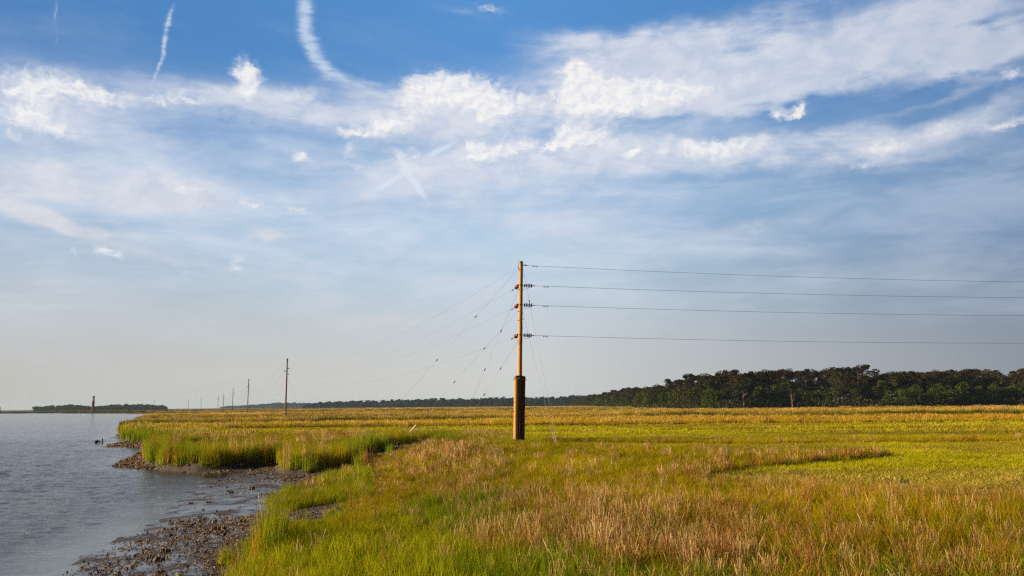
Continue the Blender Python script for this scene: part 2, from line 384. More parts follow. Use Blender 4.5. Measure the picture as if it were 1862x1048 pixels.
# ------------------------------------------------------------------ materials
def mat(name):
    m = bpy.data.materials.new(name); m.use_nodes = True; t = NT(m.node_tree); t.n.clear()
    o = t.new('ShaderNodeOutputMaterial'); return m, t, o
def bump(t, h, strength=0.5, dist=0.05):
    b = t.new('ShaderNodeBump'); b.inputs['Strength'].default_value = strength; b.inputs['Distance'].default_value = dist
    t.put(b.inputs['Height'], h); return b.outputs[0]
def principled(t, o, col, rough=0.7, normal=None, metal=0.0, spec=0.5):
    p = t.new('ShaderNodeBsdfPrincipled'); t.put(p.inputs['Base Color'], col); t.put(p.inputs['Roughness'], rough)
    p.inputs['Metallic'].default_value = metal; p.inputs['Specular IOR Level'].default_value = spec
    if normal is not None: t.put(p.inputs['Normal'], normal)
    t.l.new(p.outputs[0], o.inputs[0]); return p
def simple(name, col, rough=0.6, metal=0.0, var=0.25, scale=6.0):
    m, t, o = mat(name); c = t.new('ShaderNodeTexCoord').outputs['Object']
    n = t.noise(c, scale, 5, 0.6)
    k = t.mix(n, tuple(q * (1 - var) for q in col), tuple(min(1, q * (1 + var)) for q in col))
    principled(t, o, k, rough, bump(t, n, 0.3, 0.02), metal); return m

# blades: colour from the point they grow on, varied blade by blade
def blade_mat(name, trans=0.35):
    m, t, o = mat(name)
    a = t.new('ShaderNodeAttribute', attribute_type='INSTANCER', attribute_name='tint').outputs['Color']
    v = t.new('ShaderNodeAttribute', attribute_type='GEOMETRY', attribute_name='vary')
    h, s, _ = t.sep(v.outputs['Vector'])
    hs = t.new('ShaderNodeHueSaturation'); t.put(hs.inputs['Color'], a)
    t.put(hs.inputs['Hue'], t.rng(h, 0, 1, 0.465, 0.525, False)); t.put(hs.inputs['Value'], t.rng(s, 0, 1, 0.38, 1.55, False)); hs.inputs['Saturation'].default_value = 1.0
    d = t.new('ShaderNodeBsdfDiffuse'); t.put(d.inputs[0], hs.outputs[0])
    r = t.new('ShaderNodeBsdfTranslucent'); t.put(r.inputs[0], hs.outputs[0])
    x = t.new('ShaderNodeMixShader'); x.inputs[0].default_value = trans
    t.l.new(d.outputs[0], x.inputs[1]); t.l.new(r.outputs[0], x.inputs[2])
    t.l.new(x.outputs[0], o.inputs[0]); return m
BLADE = blade_mat('grass_blade')

def terrain_mat():
    m, t, o = mat('marsh_ground')
    geo = t.new('ShaderNodeNewGeometry').outputs['Position']
    kd = t.new('ShaderNodeAttribute', attribute_name='cover'); kc = kd.outputs['Color']
    wet = t.new('ShaderNodeAttribute', attribute_name='wet').outputs['Fac']
    far = t.new('ShaderNodeAttribute', attribute_name='far').outputs['Fac']
    n1 = t.noise(geo, 0.55, 6, 0.6); n2 = t.noise(geo, 6.0, 7, 0.65); n3 = t.noise(geo, 30.0, 5, 0.6)
    mud = t.mix(n2, (0.026, 0.017, 0.012), (0.080, 0.050, 0.034))
    mud = t.mix(t.rng(n3, .58, .72), mud, (0.18, 0.13, 0.09))
    g = t.mix(t.rng(n2, .3, .7), kc, t.scale(kc, 1.5))
    col = t.mix(far, mud, g)
    w = t.math('MULTIPLY', wet, t.rng(t.math('ADD', n1, t.math('MULTIPLY', n2, .35)), 0.52, 0.74))
    rough = t.rng(w, 0, 0.8, 0.85, 0.13, False)
    col = t.mix(w, col, (0.035, 0.030, 0.028))
    h = t.math('ADD', n2, t.math('MULTIPLY', n3, 0.5))
    b = t.new('ShaderNodeBump'); t.put(b.inputs['Height'], h); b.inputs['Distance'].default_value = 0.09
    t.put(b.inputs['Strength'], t.rng(w, 0, .9, 0.7, 0.10, False))
    principled(t, o, col, rough, b.outputs[0], 0, 0.5); return m

def water_mat():
    m, t, o = mat('river_water')
    geo = t.new('ShaderNodeNewGeometry').outputs['Position']
    def mp(sx, sy, rot):
        q = t.new('ShaderNodeMapping'); t.put(q.inputs['Vector'], geo); q.inputs['Scale'].default_value = (sx, sy, 1); q.inputs['Rotation'].default_value = (0, 0, rot); return q.outputs[0]
    a = t.noise(mp(0.16, 0.42, 0.2), 1.0, 7, 0.72, 0.3); b = t.noise(mp(2.2, 4.5, -0.3), 1.0, 6, 0.75, 0.2)
    big = t.noise(mp(0.02, 0.06, 0.1), 1.0, 4, 0.6)
    calm = t.new('ShaderNodeAttribute', attribute_name='calm').outputs['Fac']
    h = t.math('ADD', t.math('MULTIPLY', a, 1.0), t.math('MULTIPLY', b, 0.22))
    bp = t.new('ShaderNodeBump'); t.put(bp.inputs['Height'], h); bp.inputs['Distance'].default_value = 0.33
    t.put(bp.inputs['Strength'], t.math('MULTIPLY', t.rng(calm, 0, 1, 1.0, 0.10, False), t.rng(big, .35, .65, .7, 1.0)))
    principled(t, o, (0.050, 0.052, 0.055), 0.10, bp.outputs[0], 0, 0.5)
    return m

def wood_mat(name, a, b, dark):
    m, t, o = mat(name); c = t.new('ShaderNodeTexCoord').outputs['Object']
    q = t.new('ShaderNodeMapping'); t.put(q.inputs['Vector'], c); q.inputs['Scale'].default_value = (14, 14, 0.7)
    n = t.noise(q.outputs[0], 1.0, 7, 0.65, 0.4); n2 = t.noise(c, 1.3, 4, 0.6)
    col = t.mix(n, a, b); col = t.mix(t.rng(n2, .55, .75), col, dark)
    col = t.mix(t.rng(n, .60, .68), col, tuple(k * .3 for k in a))
    principled(t, o, col, 0.85, bump(t, n, 0.7, 0.03), 0, 0.15); return m

def leaf_mat(name, a, b, trans=0.15):
    m, t, o = mat(name)
    oi = t.new('ShaderNodeObjectInfo'); v = t.new('ShaderNodeAttribute', attribute_name='vary').outputs['Vector']
    x, y, z = t.sep(v)
    col = t.mix(t.math('ADD', t.math('MULTIPLY', oi.outputs['Random'], .55), t.math('MULTIPLY', x, .45)), a, b)
    hs = t.new('ShaderNodeHueSaturation'); t.put(hs.inputs['Color'], col); t.put(hs.inputs['Value'], t.rng(y, 0, 1, .6, 1.5, False))
    d = t.new('ShaderNodeBsdfDiffuse'); t.put(d.inputs[0], hs.outputs[0])
    r = t.new('ShaderNodeBsdfTranslucent'); t.put(r.inputs[0], hs.outputs[0])
    q = t.new('ShaderNodeMixShader'); q.inputs[0].default_value = trans
    t.l.new(d.outputs[0], q.inputs[1]); t.l.new(r.outputs[0], q.inputs[2]); t.l.new(q.outputs[0], o.inputs[0]); return m

MT = dict(
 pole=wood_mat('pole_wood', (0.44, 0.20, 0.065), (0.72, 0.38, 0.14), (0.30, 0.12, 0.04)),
 pile=wood_mat('shaded_pile_wood', (0.055, 0.026, 0.011), (0.125, 0.062, 0.024), (0.03, 0.015, 0.008)),  # shade on the big pole's sleeve is put into this dark colour
 far_pole=wood_mat('old_pole_wood', (0.13, 0.06, 0.035), (0.24, 0.12, 0.07), (0.08, 0.035, 0.02)),
 steel=simple('galvanised_steel', (0.22, 0.21, 0.20), 0.5, 0.7),
 dark=simple('dark_iron', (0.035, 0.028, 0.025), 0.6, 0.3),
 glaze=simple('brown_porcelain', (0.13, 0.016, 0.010), 0.3, 0.0, 0.3),
 wire=simple('aluminium_cable', (0.22, 0.22, 0.225), 0.5, 0.4),
 guy=simple('guy_steel', (0.30, 0.28, 0.26), 0.5, 0.3),
 white=simple('white_plastic', (0.75, 0.72, 0.66), 0.5),
 pale=simple('pale_coating', (0.48, 0.42, 0.40), 0.7),
 bark=simple('tree_bark', (0.10, 0.065, 0.045), 0.9, 0, .4, 2.0),
 palebark=simple('dead_bark', (0.15, 0.105, 0.08), 0.9, 0, .3, 2.0),
 stump=simple('wet_timber', (0.05, 0.03, 0.02), 0.6, 0, .4),
 drift=simple('driftwood', (0.45, 0.34, 0.25), 0.85, 0, .3, 8),
)

WAVE = 2.5
# ------------------------------------------------------------------ ground sheet and water
azs = np.concatenate([np.radians(np.arange(-180, -46, 4.0)), np.radians(np.linspace(-44, 44, 620)), np.radians(np.arange(47, 179, 4.0))])
rr_ = [2.0]
while rr_[-1] < 5000:
    r_ = rr_[-1]; rr_.append(r_ * (1 + (0.0065 if r_ < 130 else 0.012 if r_ < 700 else 0.03)))
rr_ = np.array(rr_); NA, NR = len(azs), len(rr_)
R_, A_ = np.meshgrid(rr_, azs, indexing='ij')
gxv = (R_ * np.sin(A_)).ravel(); gyv = (R_ * np.cos(A_)).ravel()
dmv, dwv = zones(gxv, gyv)
gzv = ground_z(gxv, gyv, dmv, dwv)
gold = np.array([0.30, 0.19, 0.05]); olive = np.array([0.20, 0.15, 0.03])
rv = np.hypot(gxv, gyv)
cov = olive + (gold - olive) * sstep(fbm(gxv, gyv, 90, 3, 31) + (rv - 300) / 900, .2, .8)[:, None]
fl = (sstep(-gxv, 150, 300) * sstep(gyv, 600, 750))[:, None]; cov = cov * (1 - fl) + fl * np.array((.05, .05, .012))
far_f = sstep(rv, 250, 420) * (dmv > 0)
wetv = sstep(-dmv, 0.3, 1.6) * (1 - sstep(-dwv, 9, 20) * .4)
idx = np.arange(NR * NA).reshape(NR, NA)
jn = np.concatenate([np.arange(1, NA), [0]])
q4 = np.stack([idx[:-1, :], idx[:-1, jn], idx[1:, jn], idx[1:, :]], -1).reshape(-1, 4)[:, ::-1]
ctr = len(gxv)
gv = np.stack([gxv, gyv, gzv], 1)
ground = mesh_np('ground', gv, q4, terrain_mat(), True, attrs={'cover': ('FLOAT_COLOR', np.c_[cov, np.ones(len(cov))]), 'wet': ('FLOAT', wetv), 'far': ('FLOAT', far_f)})
tag(ground, kind='structure')
# water sheet, with real low waves
wr = [1.5]
while wr[-1] < 4990: wr.append(wr[-1] * (1.0055 if 8 < wr[-1] < 130 else 1.012 if wr[-1] < 900 else 1.06))
wr = np.array(wr); wa = np.radians(np.concatenate([np.arange(-180, -45, 3.0), np.linspace(-43, -4, 300), np.arange(-2, 179, 4.0)]))
WR, WA = np.meshgrid(wr, wa, indexing='ij'); wx = (WR * np.sin(WA)).ravel(); wy = (WR * np.cos(WA)).ravel()
wdm, wdw = zones(wx, wy)
wi = np.arange(len(wx)).reshape(WR.shape); wj = np.concatenate([np.arange(1, len(wa)), [0]])
wq = np.stack([wi[:-1, :], wi[:-1, wj], wi[1:, wj], wi[1:, :]], -1).reshape(-1, 4)[:, ::-1]
near = 1 - sstep(np.hypot(wx, wy), 25, 60)
calm = .85 * (1 - sstep(wdw, 0.2, 4)) * (.55 + .45 * near); g = np.random.RandomState(12); wz = np.zeros_like(wx)
ux = wx + 2.5 * (fbm(wx, wy, 9, 3, 201) - .5) * 2; uy = wy + 2.5 * (fbm(wx, wy, 9, 3, 203) - .5) * 2
for k in range(46):
    lam = .34 * (10 ** g.uniform(0, .8)); th = g.normal(1.9, .55); kk = 2 * math.pi / lam
    wz += .022 * lam ** .8 / kk ** .0 * .10 * np.sin(kk * (ux * math.cos(th) + uy * math.sin(th)) + g.uniform(0, 6.28))
gust = .45 + 1.1 * fbm(wx, wy, 22, 4, 205)
wz *= WAVE * gust * (1 - .93 * calm) * (1 - .5 * near) * (1 - sstep(np.hypot(wx, wy), 1500, 3000))
water = mesh_np('water', np.stack([wx, wy, wz], 1), wq, water_mat(), True, attrs={'calm': ('FLOAT', calm)})
tag(water, kind='structure')

# ------------------------------------------------------------------ grass
def tuft(name, n, rad, w, segs, lean, seed, stalk=False):
    g = np.random.RandomState(seed); V = []; F = []; A = []
    for i in range(n):
        a = g.uniform(0, 2 * math.pi); d = rad * math.sqrt(g.uniform()); bx, by = d * math.cos(a), d * math.sin(a)
        h = g.uniform(0.55, 1.0) if not stalk else g.uniform(0.5, 1.1); la = g.uniform(0, 2 * math.pi); ln = lean * g.uniform(0.1, 1.0) * h
        th = g.uniform(0, math.pi); wx_, wy_ = math.cos(th) * w / 2, math.sin(th) * w / 2
        n0 = len(V); vv = (g.uniform(), g.uniform(), 0)
        if stalk and g.uniform() < .2: ln *= 1.7
        for k in range(segs + 1):
            t = k / segs; c = ln * t ** 2.0; z = h * (t - 0.18 * (ln / max(h, .01)) * t * t)
            ww = (1 - t * 0.55) if not stalk else (.8 if t < .75 else 1.25)
            px_, py_ = bx + math.cos(la) * c, by + math.sin(la) * c
            if k == segs and not stalk:
                V.append((px_, py_, z)); A.append(vv)
            else:
                V.append((px_ - wx_ * ww, py_ - wy_ * ww, z)); V.append((px_ + wx_ * ww, py_ + wy_ * ww, z)); A += [vv, vv]
        for k in range(segs):
            b = n0 + 2 * k
            if k == segs - 1 and not stalk: F.append([b, b + 1, b + 2])
            else: F.append([b, b + 1, b + 3, b + 2])
    o = mesh_np(name, V, F, BLADE, False, link=False, attrs={'vary': ('FLOAT_VECTOR', A)})
    return o
SRC = bpy.data.collections.new('grass_sources')
LODS = [(0.17, 30, .010, 4, 2), (0.36, 46, .020, 2, 2), (0.95, 90, .055, 2, 2), (3.2, 240, .17, 1, 2)]
k_ = 0
for li, (rad, n, w, sg, _) in enumerate(LODS):
    for vv in range(2):
        SRC.objects.link(tuft('tuft_%02d' % k_, n, rad, w, sg, 0.42, 100 + k_)); k_ += 1
    SRC.objects.link(tuft('tuft_%02d' % k_, int(n * .9), rad, w * .72, max(2, sg - 1), 0.16, 100 + k_, True)); k_ += 1

def grass_tree():
    ng = bpy.data.node_groups.new('scatter', 'GeometryNodeTree')
    ng.interface.new_socket('Geometry', in_out='INPUT', socket_type='NodeSocketGeometry')
    ng.interface.new_socket('Collection', in_out='INPUT', socket_type='NodeSocketCollection')
    ng.interface.new_socket('Geometry', in_out='OUTPUT', socket_type='NodeSocketGeometry')
    N = ng.nodes; L = ng.links
    gi = N.new('NodeGroupInput'); go = N.new('NodeGroupOutput')
    ci = N.new('GeometryNodeCollectionInfo'); ci.inputs['Separate Children'].default_value = True; ci.inputs['Reset Children'].default_value = True
    L.new(gi.outputs[1], ci.inputs['Collection'])
    ip = N.new('GeometryNodeInstanceOnPoints'); ip.inputs['Pick Instance'].default_value = True
    L.new(gi.outputs[0], ip.inputs['Points']); L.new(ci.outputs[0], ip.inputs['Instance'])
    def na(nm, ty):
        a = N.new('GeometryNodeInputNamedAttribute'); a.data_type = ty; a.inputs['Name'].default_value = nm; return a.outputs['Attribute']
    L.new(na('pick', 'INT'), ip.inputs['Instance Index']); L.new(na('turn', 'FLOAT_VECTOR'), ip.inputs['Rotation']); L.new(na('size', 'FLOAT_VECTOR'), ip.inputs['Scale'])
    L.new(ip.outputs[0], go.inputs[0]); return ng
SCATTER = grass_tree()
def scatter(name, x, y, z, pick, yaw, tilt, sxy, sz, tint, coll=SRC):
    n = len(x)
    turn = np.stack([tilt * np.cos(yaw * 3.1), tilt * np.sin(yaw * 3.1), yaw], 1)
    o = mesh_np(name, np.stack([x, y, z], 1), [], None, attrs={'pick': ('INT', pick), 'turn': ('FLOAT_VECTOR', turn), 'size': ('FLOAT_VECTOR', np.stack([sxy, sxy, sz], 1)),
        'tint': ('FLOAT_COLOR', np.c_[tint, np.ones(n)])})
    md = o.modifiers.new('scatter', 'NODES'); md.node_group = SCATTER
    for it in SCATTER.interface.items_tree:
        if it.in_out == 'INPUT' and it.name == 'Collection': md[it.identifier] = coll
    return o

# sample points ring by ring
def wedge(r0, r1, dens, azm=40):
    a = math.radians(azm); n = int(dens * a * (r1 * r1 - r0 * r0))
    r = np.sqrt(rs.uniform(r0 * r0, r1 * r1, n)); t = rs.uniform(-a, a, n); return r * np.sin(t), r * np.cos(t)
# colours of living grass seen across the marsh: photograph x, y, living colour, share of dead stalks, height factor
LIME = (0.42, 0.43, 0.012); YG = (0.46, 0.36, 0.010); GOLD = (0.47, 0.31, 0.018); OLIVE = (0.37, 0.29, 0.008); GREEN = (0.20, 0.27, 0.010); DGREEN = (0.05, 0.10, 0.010)
TAN = np.array((0.48, 0.29, 0.115)); RUST = np.array((0.27, 0.12, 0.030)); STRAW = np.array((0.56, 0.38, 0.16))
CTRL = [(450,1040,YG,.08,.8),(500,980,LIME,.02,.75),(620,1030,LIME,.04,.9),(650,960,LIME,.02,.8),(760,1040,LIME,.08,1),(760,960,LIME,.08,.9),(800,915,GREEN,.12,.9),(640,900,YG,.2,.9),(560,900,LIME,.0,.6),
 (700,880,YG,.25,.95),(720,840,YG,.38,1),(800,820,OLIVE,.42,1),(850,860,OLIVE,.42,1),(880,900,GREEN,.3,1),(900,930,GREEN,.45,1),(960,840,YG,.15,.9),(1000,815,OLIVE,.1,.85),(1050,870,YG,.15,.9),(950,960,OLIVE,.65,1.05),(1000,910,OLIVE,.45,1),
 (1100,930,OLIVE,.8,1.05),(1150,970,OLIVE,.85,1.05),(1050,1000,GREEN,.6,1),(1100,1040,GREEN,.25,.85),(900,1030,GREEN,.2,.9),(1200,830,OLIVE,.12,.9),(1200,880,YG,.15,.95),(1300,920,OLIVE,.5,1),(1300,880,YG,.2,.9),
 (1280,980,OLIVE,.8,1.05),(1300,1035,GREEN,.3,.85),(1400,840,OLIVE,.25,.9),(1420,910,YG,.35,.95),(1450,980,OLIVE,.65,1),(1500,1035,GREEN,.45,.9),(1550,920,YG,.25,.95),(1600,960,OLIVE,.4,1),(1680,1000,OLIVE,.6,.9),(1700,910,OLIVE,.3,.95),(1720,1040,GREEN,.3,.85),
 (1800,930,OLIVE,.35,1),(1830,990,OLIVE,.5,1),(1850,1040,GREEN,.45,.9)]
c_x = np.array([c[0] for c in CTRL]) / 1.0; c_y = np.array([c[1] for c in CTRL]); c_c = np.array([c[2] for c in CTRL]); c_d = np.array([c[3] for c in CTRL]); c_h = np.array([c[4] for c in CTRL])
def ctrl(x, y):
    px, py = project(x, y, np.full(x.shape, 1.35))
    px = px + (fbm(x, y, 3, 3, 41) - .5) * 160; py = py + (fbm(x, y, 2.5, 3, 43) - .5) * 45
    d = ((px[:, None] - c_x) / 70) ** 2 + ((py[:, None] - c_y) / 28) ** 2
    w = 1 / (d + 0.25) ** 2.0; w /= w.sum(1, keepdims=True)
    return w @ c_c, w @ c_d, w @ c_h
PT = {k: [] for k in ('marsh_grass', 'bank_grass', 'meadow_grass', 'distant_grass')}
for li, (r0, r1, dens) in enumerate(((7, 42, 22), (38, 108, 7.0), (100, 320, 0.9), (300, 1150, 0.055))):
    for c0_ in range(1):
        x, y = wedge(r0, r1, dens, 42 if li < 3 else 38)
        # a soft hand-over between the rings
        r = np.hypot(x, y); edge = rs.uniform(0, 1, len(x))
        keep = (edge < np.clip((r - r0) / (0.12 * r0) + .3, 0, 1)) & (edge < np.clip((r1 - r) / (0.10 * r1) + .3, 0, 1))
        x, y, r = x[keep], y[keep], r[keep]
        dm, dw = zones(x, y)
        tuftd = poly_sd(x, y, TUFTS) + (fbm(x, y, 1.2, 3, 77) - .5) * 1.2
        fringe = (dm > -.8) & (dm < 0.25) & (fbm(x, y, 0.9, 2, 91) > .66) & (y < 40) & (dw < -.6)
        ok = (dm > 0.05) | (tuftd > 0) | fringe
        x, y, r, dm, dw, tuftd, fringe = [q[ok] for q in (x, y, r, dm, dw, tuftd, fringe)]
        z = ground_z(x, y, dm, dw)
        tall = poly_sd(x, y, TALL) + (fbm(x, y, 2.2, 3, 51) - .5) * 2.5
        n = len(x); u = rs.uniform(0, 1, n); u2 = rs.uniform(0, 1, n)
        n1 = fbm(x, y, 4.0, 4, 61); n2 = fbm(x, y, 0.8, 3, 62); n3 = fbm(x, y, 14.0, 3, 63)
        H = np.full(n, .8); col = np.zeros((n, 3)); dead = np.zeros(n); zone = np.empty(n, dtype=object); keep = np.ones(n, bool); spread = np.ones(n)
        cc, cd, ch = ctrl(x, y)
        isT = (tall > 0) | (tuftd > 0) | fringe
        bankz = (dm > 0) & ~(tall > 0) & (x < -2) & (y < 112) & ~isT
        isF = (y > 142 + (fbm(x, y * 0, 12, 3, 71) - .5) * 7) & ~isT
        bankz |= (~isT & ~isF & (dm < 14) & (x < 0) & (poly_sd(x, y, MARSH) < 14))
        meadow = ~isT & ~isF & ~bankz
        # foreground sward
        H = np.where(isT, (0.50 + 0.62 * n1) * ch * .92, H); dead = np.where(isT, .78 * cd ** 1.5 - .02 + (n2 - .5) * .3, dead); col[isT] = cc[isT]
        H = np.where(isT & ((tuftd > 0) | fringe), .45 + .3 * n2, H); dead = np.where(isT & ((tuftd > 0) | fringe), .05, dead)
        col[(tuftd > 0) | fringe] = np.array(LIME) * .85
        gapm = isT & (n2 < .30) & (u < .85); keep &= ~gapm
        edge_t = isT & (tall > 0) & (tall < 1.4) & (x > 0) & (y < 60)
        dead = np.where(edge_t, .25, dead)
        lowf = isT & (x < 0) & (y > 24) & ~(tuftd > 0); H = np.where(lowf, H * (.45 + .55 * sstep(tall, .5, 5)), H)
        # creek bank, tall and green at the water's edge
        e = np.clip(dm, 0, 30)
        Hb = 0.62 + 0.90 * np.exp(-e / 3.5) * np.clip(y / 55, .8, 1.1) * (.55 + .9 * n1) + (n1 - .5) * .5
        H = np.where(bankz, Hb, H); gb = np.exp(-e / 6)[:, None]
        cb = np.array(GREEN) * 1.25 * gb + (1 - gb) * np.array(OLIVE) * 1.15
        cb = cb * (1 - sstep(n3, .55, .75)[:, None]) + sstep(n3, .55, .75)[:, None] * np.array(YG)
        cb = np.where((e < 1.0)[:, None] & (u2 < .3)[:, None], np.array(GOLD), cb)
        col[bankz] = cb[bankz]; dead = np.where(bankz, .02 + .3 * sstep(n1, .5, .7) * (1 - gb[:, 0]), dead)
        keep &= ~(bankz & (n1 < .40) & (e < 6) & (u < .92))
        # short meadow
        Hm = 0.20 + 0.14 * n1; ml = sstep(fbm(x, y * 2.2, 20, 4, 81), .42, .62)[:, None]
        cm = np.array((0.41, 0.335, 0.025)) * (1 - ml) + np.array((0.51, 0.47, 0.012)) * ml
        strip = (np.abs(y - 78 - (fbm(x, x * 0, 20, 3, 83) - .5) * 12) < 2.5) & (x > 3) & (x < 75)
        strip |= (np.abs(y - 73) < 5) & (x < 3)
        strip |= (np.abs(y - 110 - (fbm(x, x * 0, 30, 3, 85) - .5) * 12) < 1.4) & (x > 20)
        Hm = np.where(strip, .6 * (0.6 + .7 * n1), Hm); cm = np.where(strip[:, None], np.array(OLIVE), cm)
        bare = (y < 41 + 2 * n1) & (x < 19) & (n2 > .36) & ~isT
        cm = np.where((y < 44)[:, None], cm * .6 + TAN * .3, cm)
        H = np.where(meadow, Hm, H); col[meadow] = cm[meadow]; dead = np.where(meadow, .01 + .04 * strip, dead); spread = np.where(meadow & ~strip, 1.5, spread)
        keep &= ~(meadow & bare & (u < .75)); keep &= ~(meadow & (n2 < .22)); keep &= ~(meadow & (np.abs(fbm(x / 5, y, 9, 3, 87) - .5) < .012))
        # far golden marsh
        c1 = y - creek1(x); t_far = sstep(y, 200, 330)[:, None]
        bandn = sstep(fbm(x / 3.5, y, 38, 4, 93), .38, .62)[:, None]
        cf = (np.array(OLIVE) * 1.3 * (1 - bandn) + np.array(GOLD) * bandn) * (1 - t_far) + t_far * (np.array((0.52, 0.34, 0.06)) * bandn + (1 - bandn) * np.array((.40, .29, .02)))
        fr = (np.exp(-np.abs(y - 143) / 3))[:, None]
        cf = cf * (1 - fr) + fr * np.array((0.38, .29, .012))
        g1 = (np.exp(-((c1 - 7) / 8.0) ** 2))[:, None] * np.clip(.8 + 1.2 * (fbm(x, y * 0, 25, 3, 95)[:, None] - .45), 0, 1)
        cf = cf * (1 - g1) + g1 * np.array(DGREEN)
        hadd = g1[:, 0] * .95
        for yy, ww, am in ((240, 5, .7), (320, 8, .6), (470, 12, .9), (620, 18, .9), (820, 25, .6)):
            bb = np.exp(-((y - yy - (fbm(x, x * 0, yy * .3, 3, int(yy)) - .5) * yy * .25) / ww) ** 2) * am * sstep(fbm(x, x * 0 + 7, yy * .25, 3, int(yy) + 1), .35, .6)
            hadd = np.maximum(hadd, bb * .9); cf = cf * (1 - bb[:, None]) + bb[:, None] * np.array(DGREEN) * 1.1
        H = np.where(isF, .85 + .45 * (n1 - .4) + hadd, H); col[isF] = cf[isF]; dead = np.where(isF, .12, dead)
        keep &= ~(isF & (np.abs(c1) < 2.0))
        fl = (sstep(-x, 150, 290) * sstep(y, 600, 740))[:, None]; col = np.where(isF[:, None], col * (1 - fl) + fl * np.array((.10, .095, .012)), col); dead = np.where(fl[:, 0] > .5, .02, dead); H = np.where(isF, H * (1 + fl[:, 0] * .5), H)
        zn = np.where(isT, 0, np.where(bankz, 1, np.where(meadow, 2, 3)))
        isd = rs.uniform(0, 1, n) < dead
        dt = rs.uniform(0, 1, n)[:, None]
        ppx = project(x, y, np.full(x.shape, 1.35))[0]; rt = sstep(ppx, 1150, 1450)[:, None]
        dcol = np.where(dt < .5 - .1 * rt, TAN, np.where(dt < .74 + .18 * rt, RUST * (1 + .25 * rt), STRAW))
        if li >= 2: dcol = dcol * .5 + col * .6
        tint = np.where(isd[:, None], dcol, col)
        jit = np.where(zn >= 2, .14, .40); tint = tint * (1 - jit / 2 + jit * rs.uniform(0, 1, n))[:, None] * (0.70 + .60 * n1)[:, None]
        lay = fbm(x / 7, y, 5 + .03 * y, 4, 89); tint = np.where((zn >= 2)[:, None], tint * (.62 + .76 * lay)[:, None], tint)
        mixy = rs.uniform(0, 1, n)[:, None] < .14
        tint = np.where(mixy & ~isd[:, None] & (zn < 2)[:, None], np.array(GREEN) * .8, tint)
        pick = li * 3 + np.where(isd, 2, rs.randint(0, 2, n))
        szz = H * rs.uniform(.75, 1.18, n) * np.where(isd, 1.08, 1.0)
        for k, nm in enumerate(('marsh_grass', 'bank_grass', 'meadow_grass', 'distant_grass')):
            s = keep & (zn == k)
            PT[nm].append([q[s] for q in (x, y, z - .03, pick, spread * rs.uniform(.8, 1.25, n), szz, tint)])
LBL = dict(marsh_grass='tall mixed green and straw-coloured marsh grass filling the foreground', bank_grass='tall green cordgrass along the muddy creek bank behind the cove',
           meadow_grass='short yellow-green grass of the open flat around the big pole', distant_grass='golden marsh grass stretching away to the distant woods')
NG = 0
for nm, parts in PT.items():
    a = [np.concatenate([p[i] for p in parts]) for i in range(7)]; n = len(a[0]); NG += n
    o = scatter(nm, a[0], a[1], a[2], a[3], rs.uniform(0, 6.28, n), rs.uniform(0, .16, n), a[4], a[5], a[6])
    tag(o, LBL[nm], 'grass', kind='stuff')
print('grass points', NG, {k: sum(len(p[0]) for p in v) for k, v in PT.items()})

ARC = bpy.data.collections.new('arching_sources')
for k in range(4):
    ARC.objects.link(tuft('arch_%d' % k, 16, .12, .013, 5, 1.25, 400 + k))
x, y = wedge(8, 27, 9, 40); dm, dw = zones(x, y); px_, py_ = project(x, y, np.full(x.shape, 1.2))
w_ = sstep(py_ + (fbm(x, y, 2, 3, 301) - .5) * 60, 975, 1035) * sstep(px_, 700, 860) + .10 * (px_ > 480)
ok = (dm > .2) & (rs.uniform(0, 1, len(x)) < w_); x, y = x[ok], y[ok]; n = len(x); zz = ground_z(x, y)
tn = np.where(rs.uniform(0, 1, n)[:, None] < .8, np.array(GREEN) * .9, np.array(YG)) * rs.uniform(.6, 1.3, n)[:, None]
o = scatter('arching_grass', x, y, zz - .02, rs.randint(0, 4, n), rs.uniform(0, 6.28, n), rs.uniform(0, .2, n), rs.uniform(.8, 1.2, n), rs.uniform(.55, .95, n), tn, ARC)
tag(o, 'dark green arching grass blades along the near edge of the marsh', 'grass', kind='stuff')
# ------------------------------------------------------------------ oyster shells and rubble on the mud
def shell_mat(name):
    m, t, o = mat(name)
    a = t.new('ShaderNodeAttribute', attribute_type='INSTANCER', attribute_name='tint').outputs['Color']
    c = t.new('ShaderNodeTexCoord').outputs['Object']; n = t.noise(c, 9, 4, .6)
    principled(t, o, t.mix(n, t.scale(a, .5), t.scale(a, 1.5)), 0.6, bump(t, n, .6, .02)); return m
SHM = shell_mat('oyster_shell')
SH = bpy.data.collections.new('shell_sources')
for i in range(6):
    b = MB(); q = random.Random(i)
    if i < 3:   # single cupped shells
        for k in range(1 + i): b.blob((q.uniform(-.4, .4) * i, q.uniform(-.4, .4) * i, .15), (1.0, .55, .22), .3, 7, 5, i * 7 + k)
    else:       # upright clusters of shells
        for k in range(9):
            a = q.uniform(0, 6.28); n0 = len(b.v); b.blob((0, 0, 0), (.34, .16, .75), .25, 6, 5, i * 31 + k)
            R = Euler((q.uniform(-.7, .7), q.uniform(-.7, .7), a)).to_matrix(); off = Vector((q.uniform(-.6, .6), q.uniform(-.6, .6), .45))
            for j in range(n0, len(b.v)): b.v[j] = R @ b.v[j] + off
    me = bpy.data.meshes.new('shell_%d' % i); me.from_pydata([tuple(p) for p in b.v], [], b.f); me.materials.append(SHM)
    SH.objects.link(bpy.data.objects.new('shell_%d' % i, me))
sx_, sy_ = wedge(9, 115, 150, 38)
px_, py_ = project(sx_, sy_, np.full(sx_.shape, .3))
m0 = (px_ > -250) & (px_ < 900)
sx_, sy_, px_, py_ = sx_[m0], sy_[m0], px_[m0], py_[m0]
dm, dw = zones(sx_, sy_)
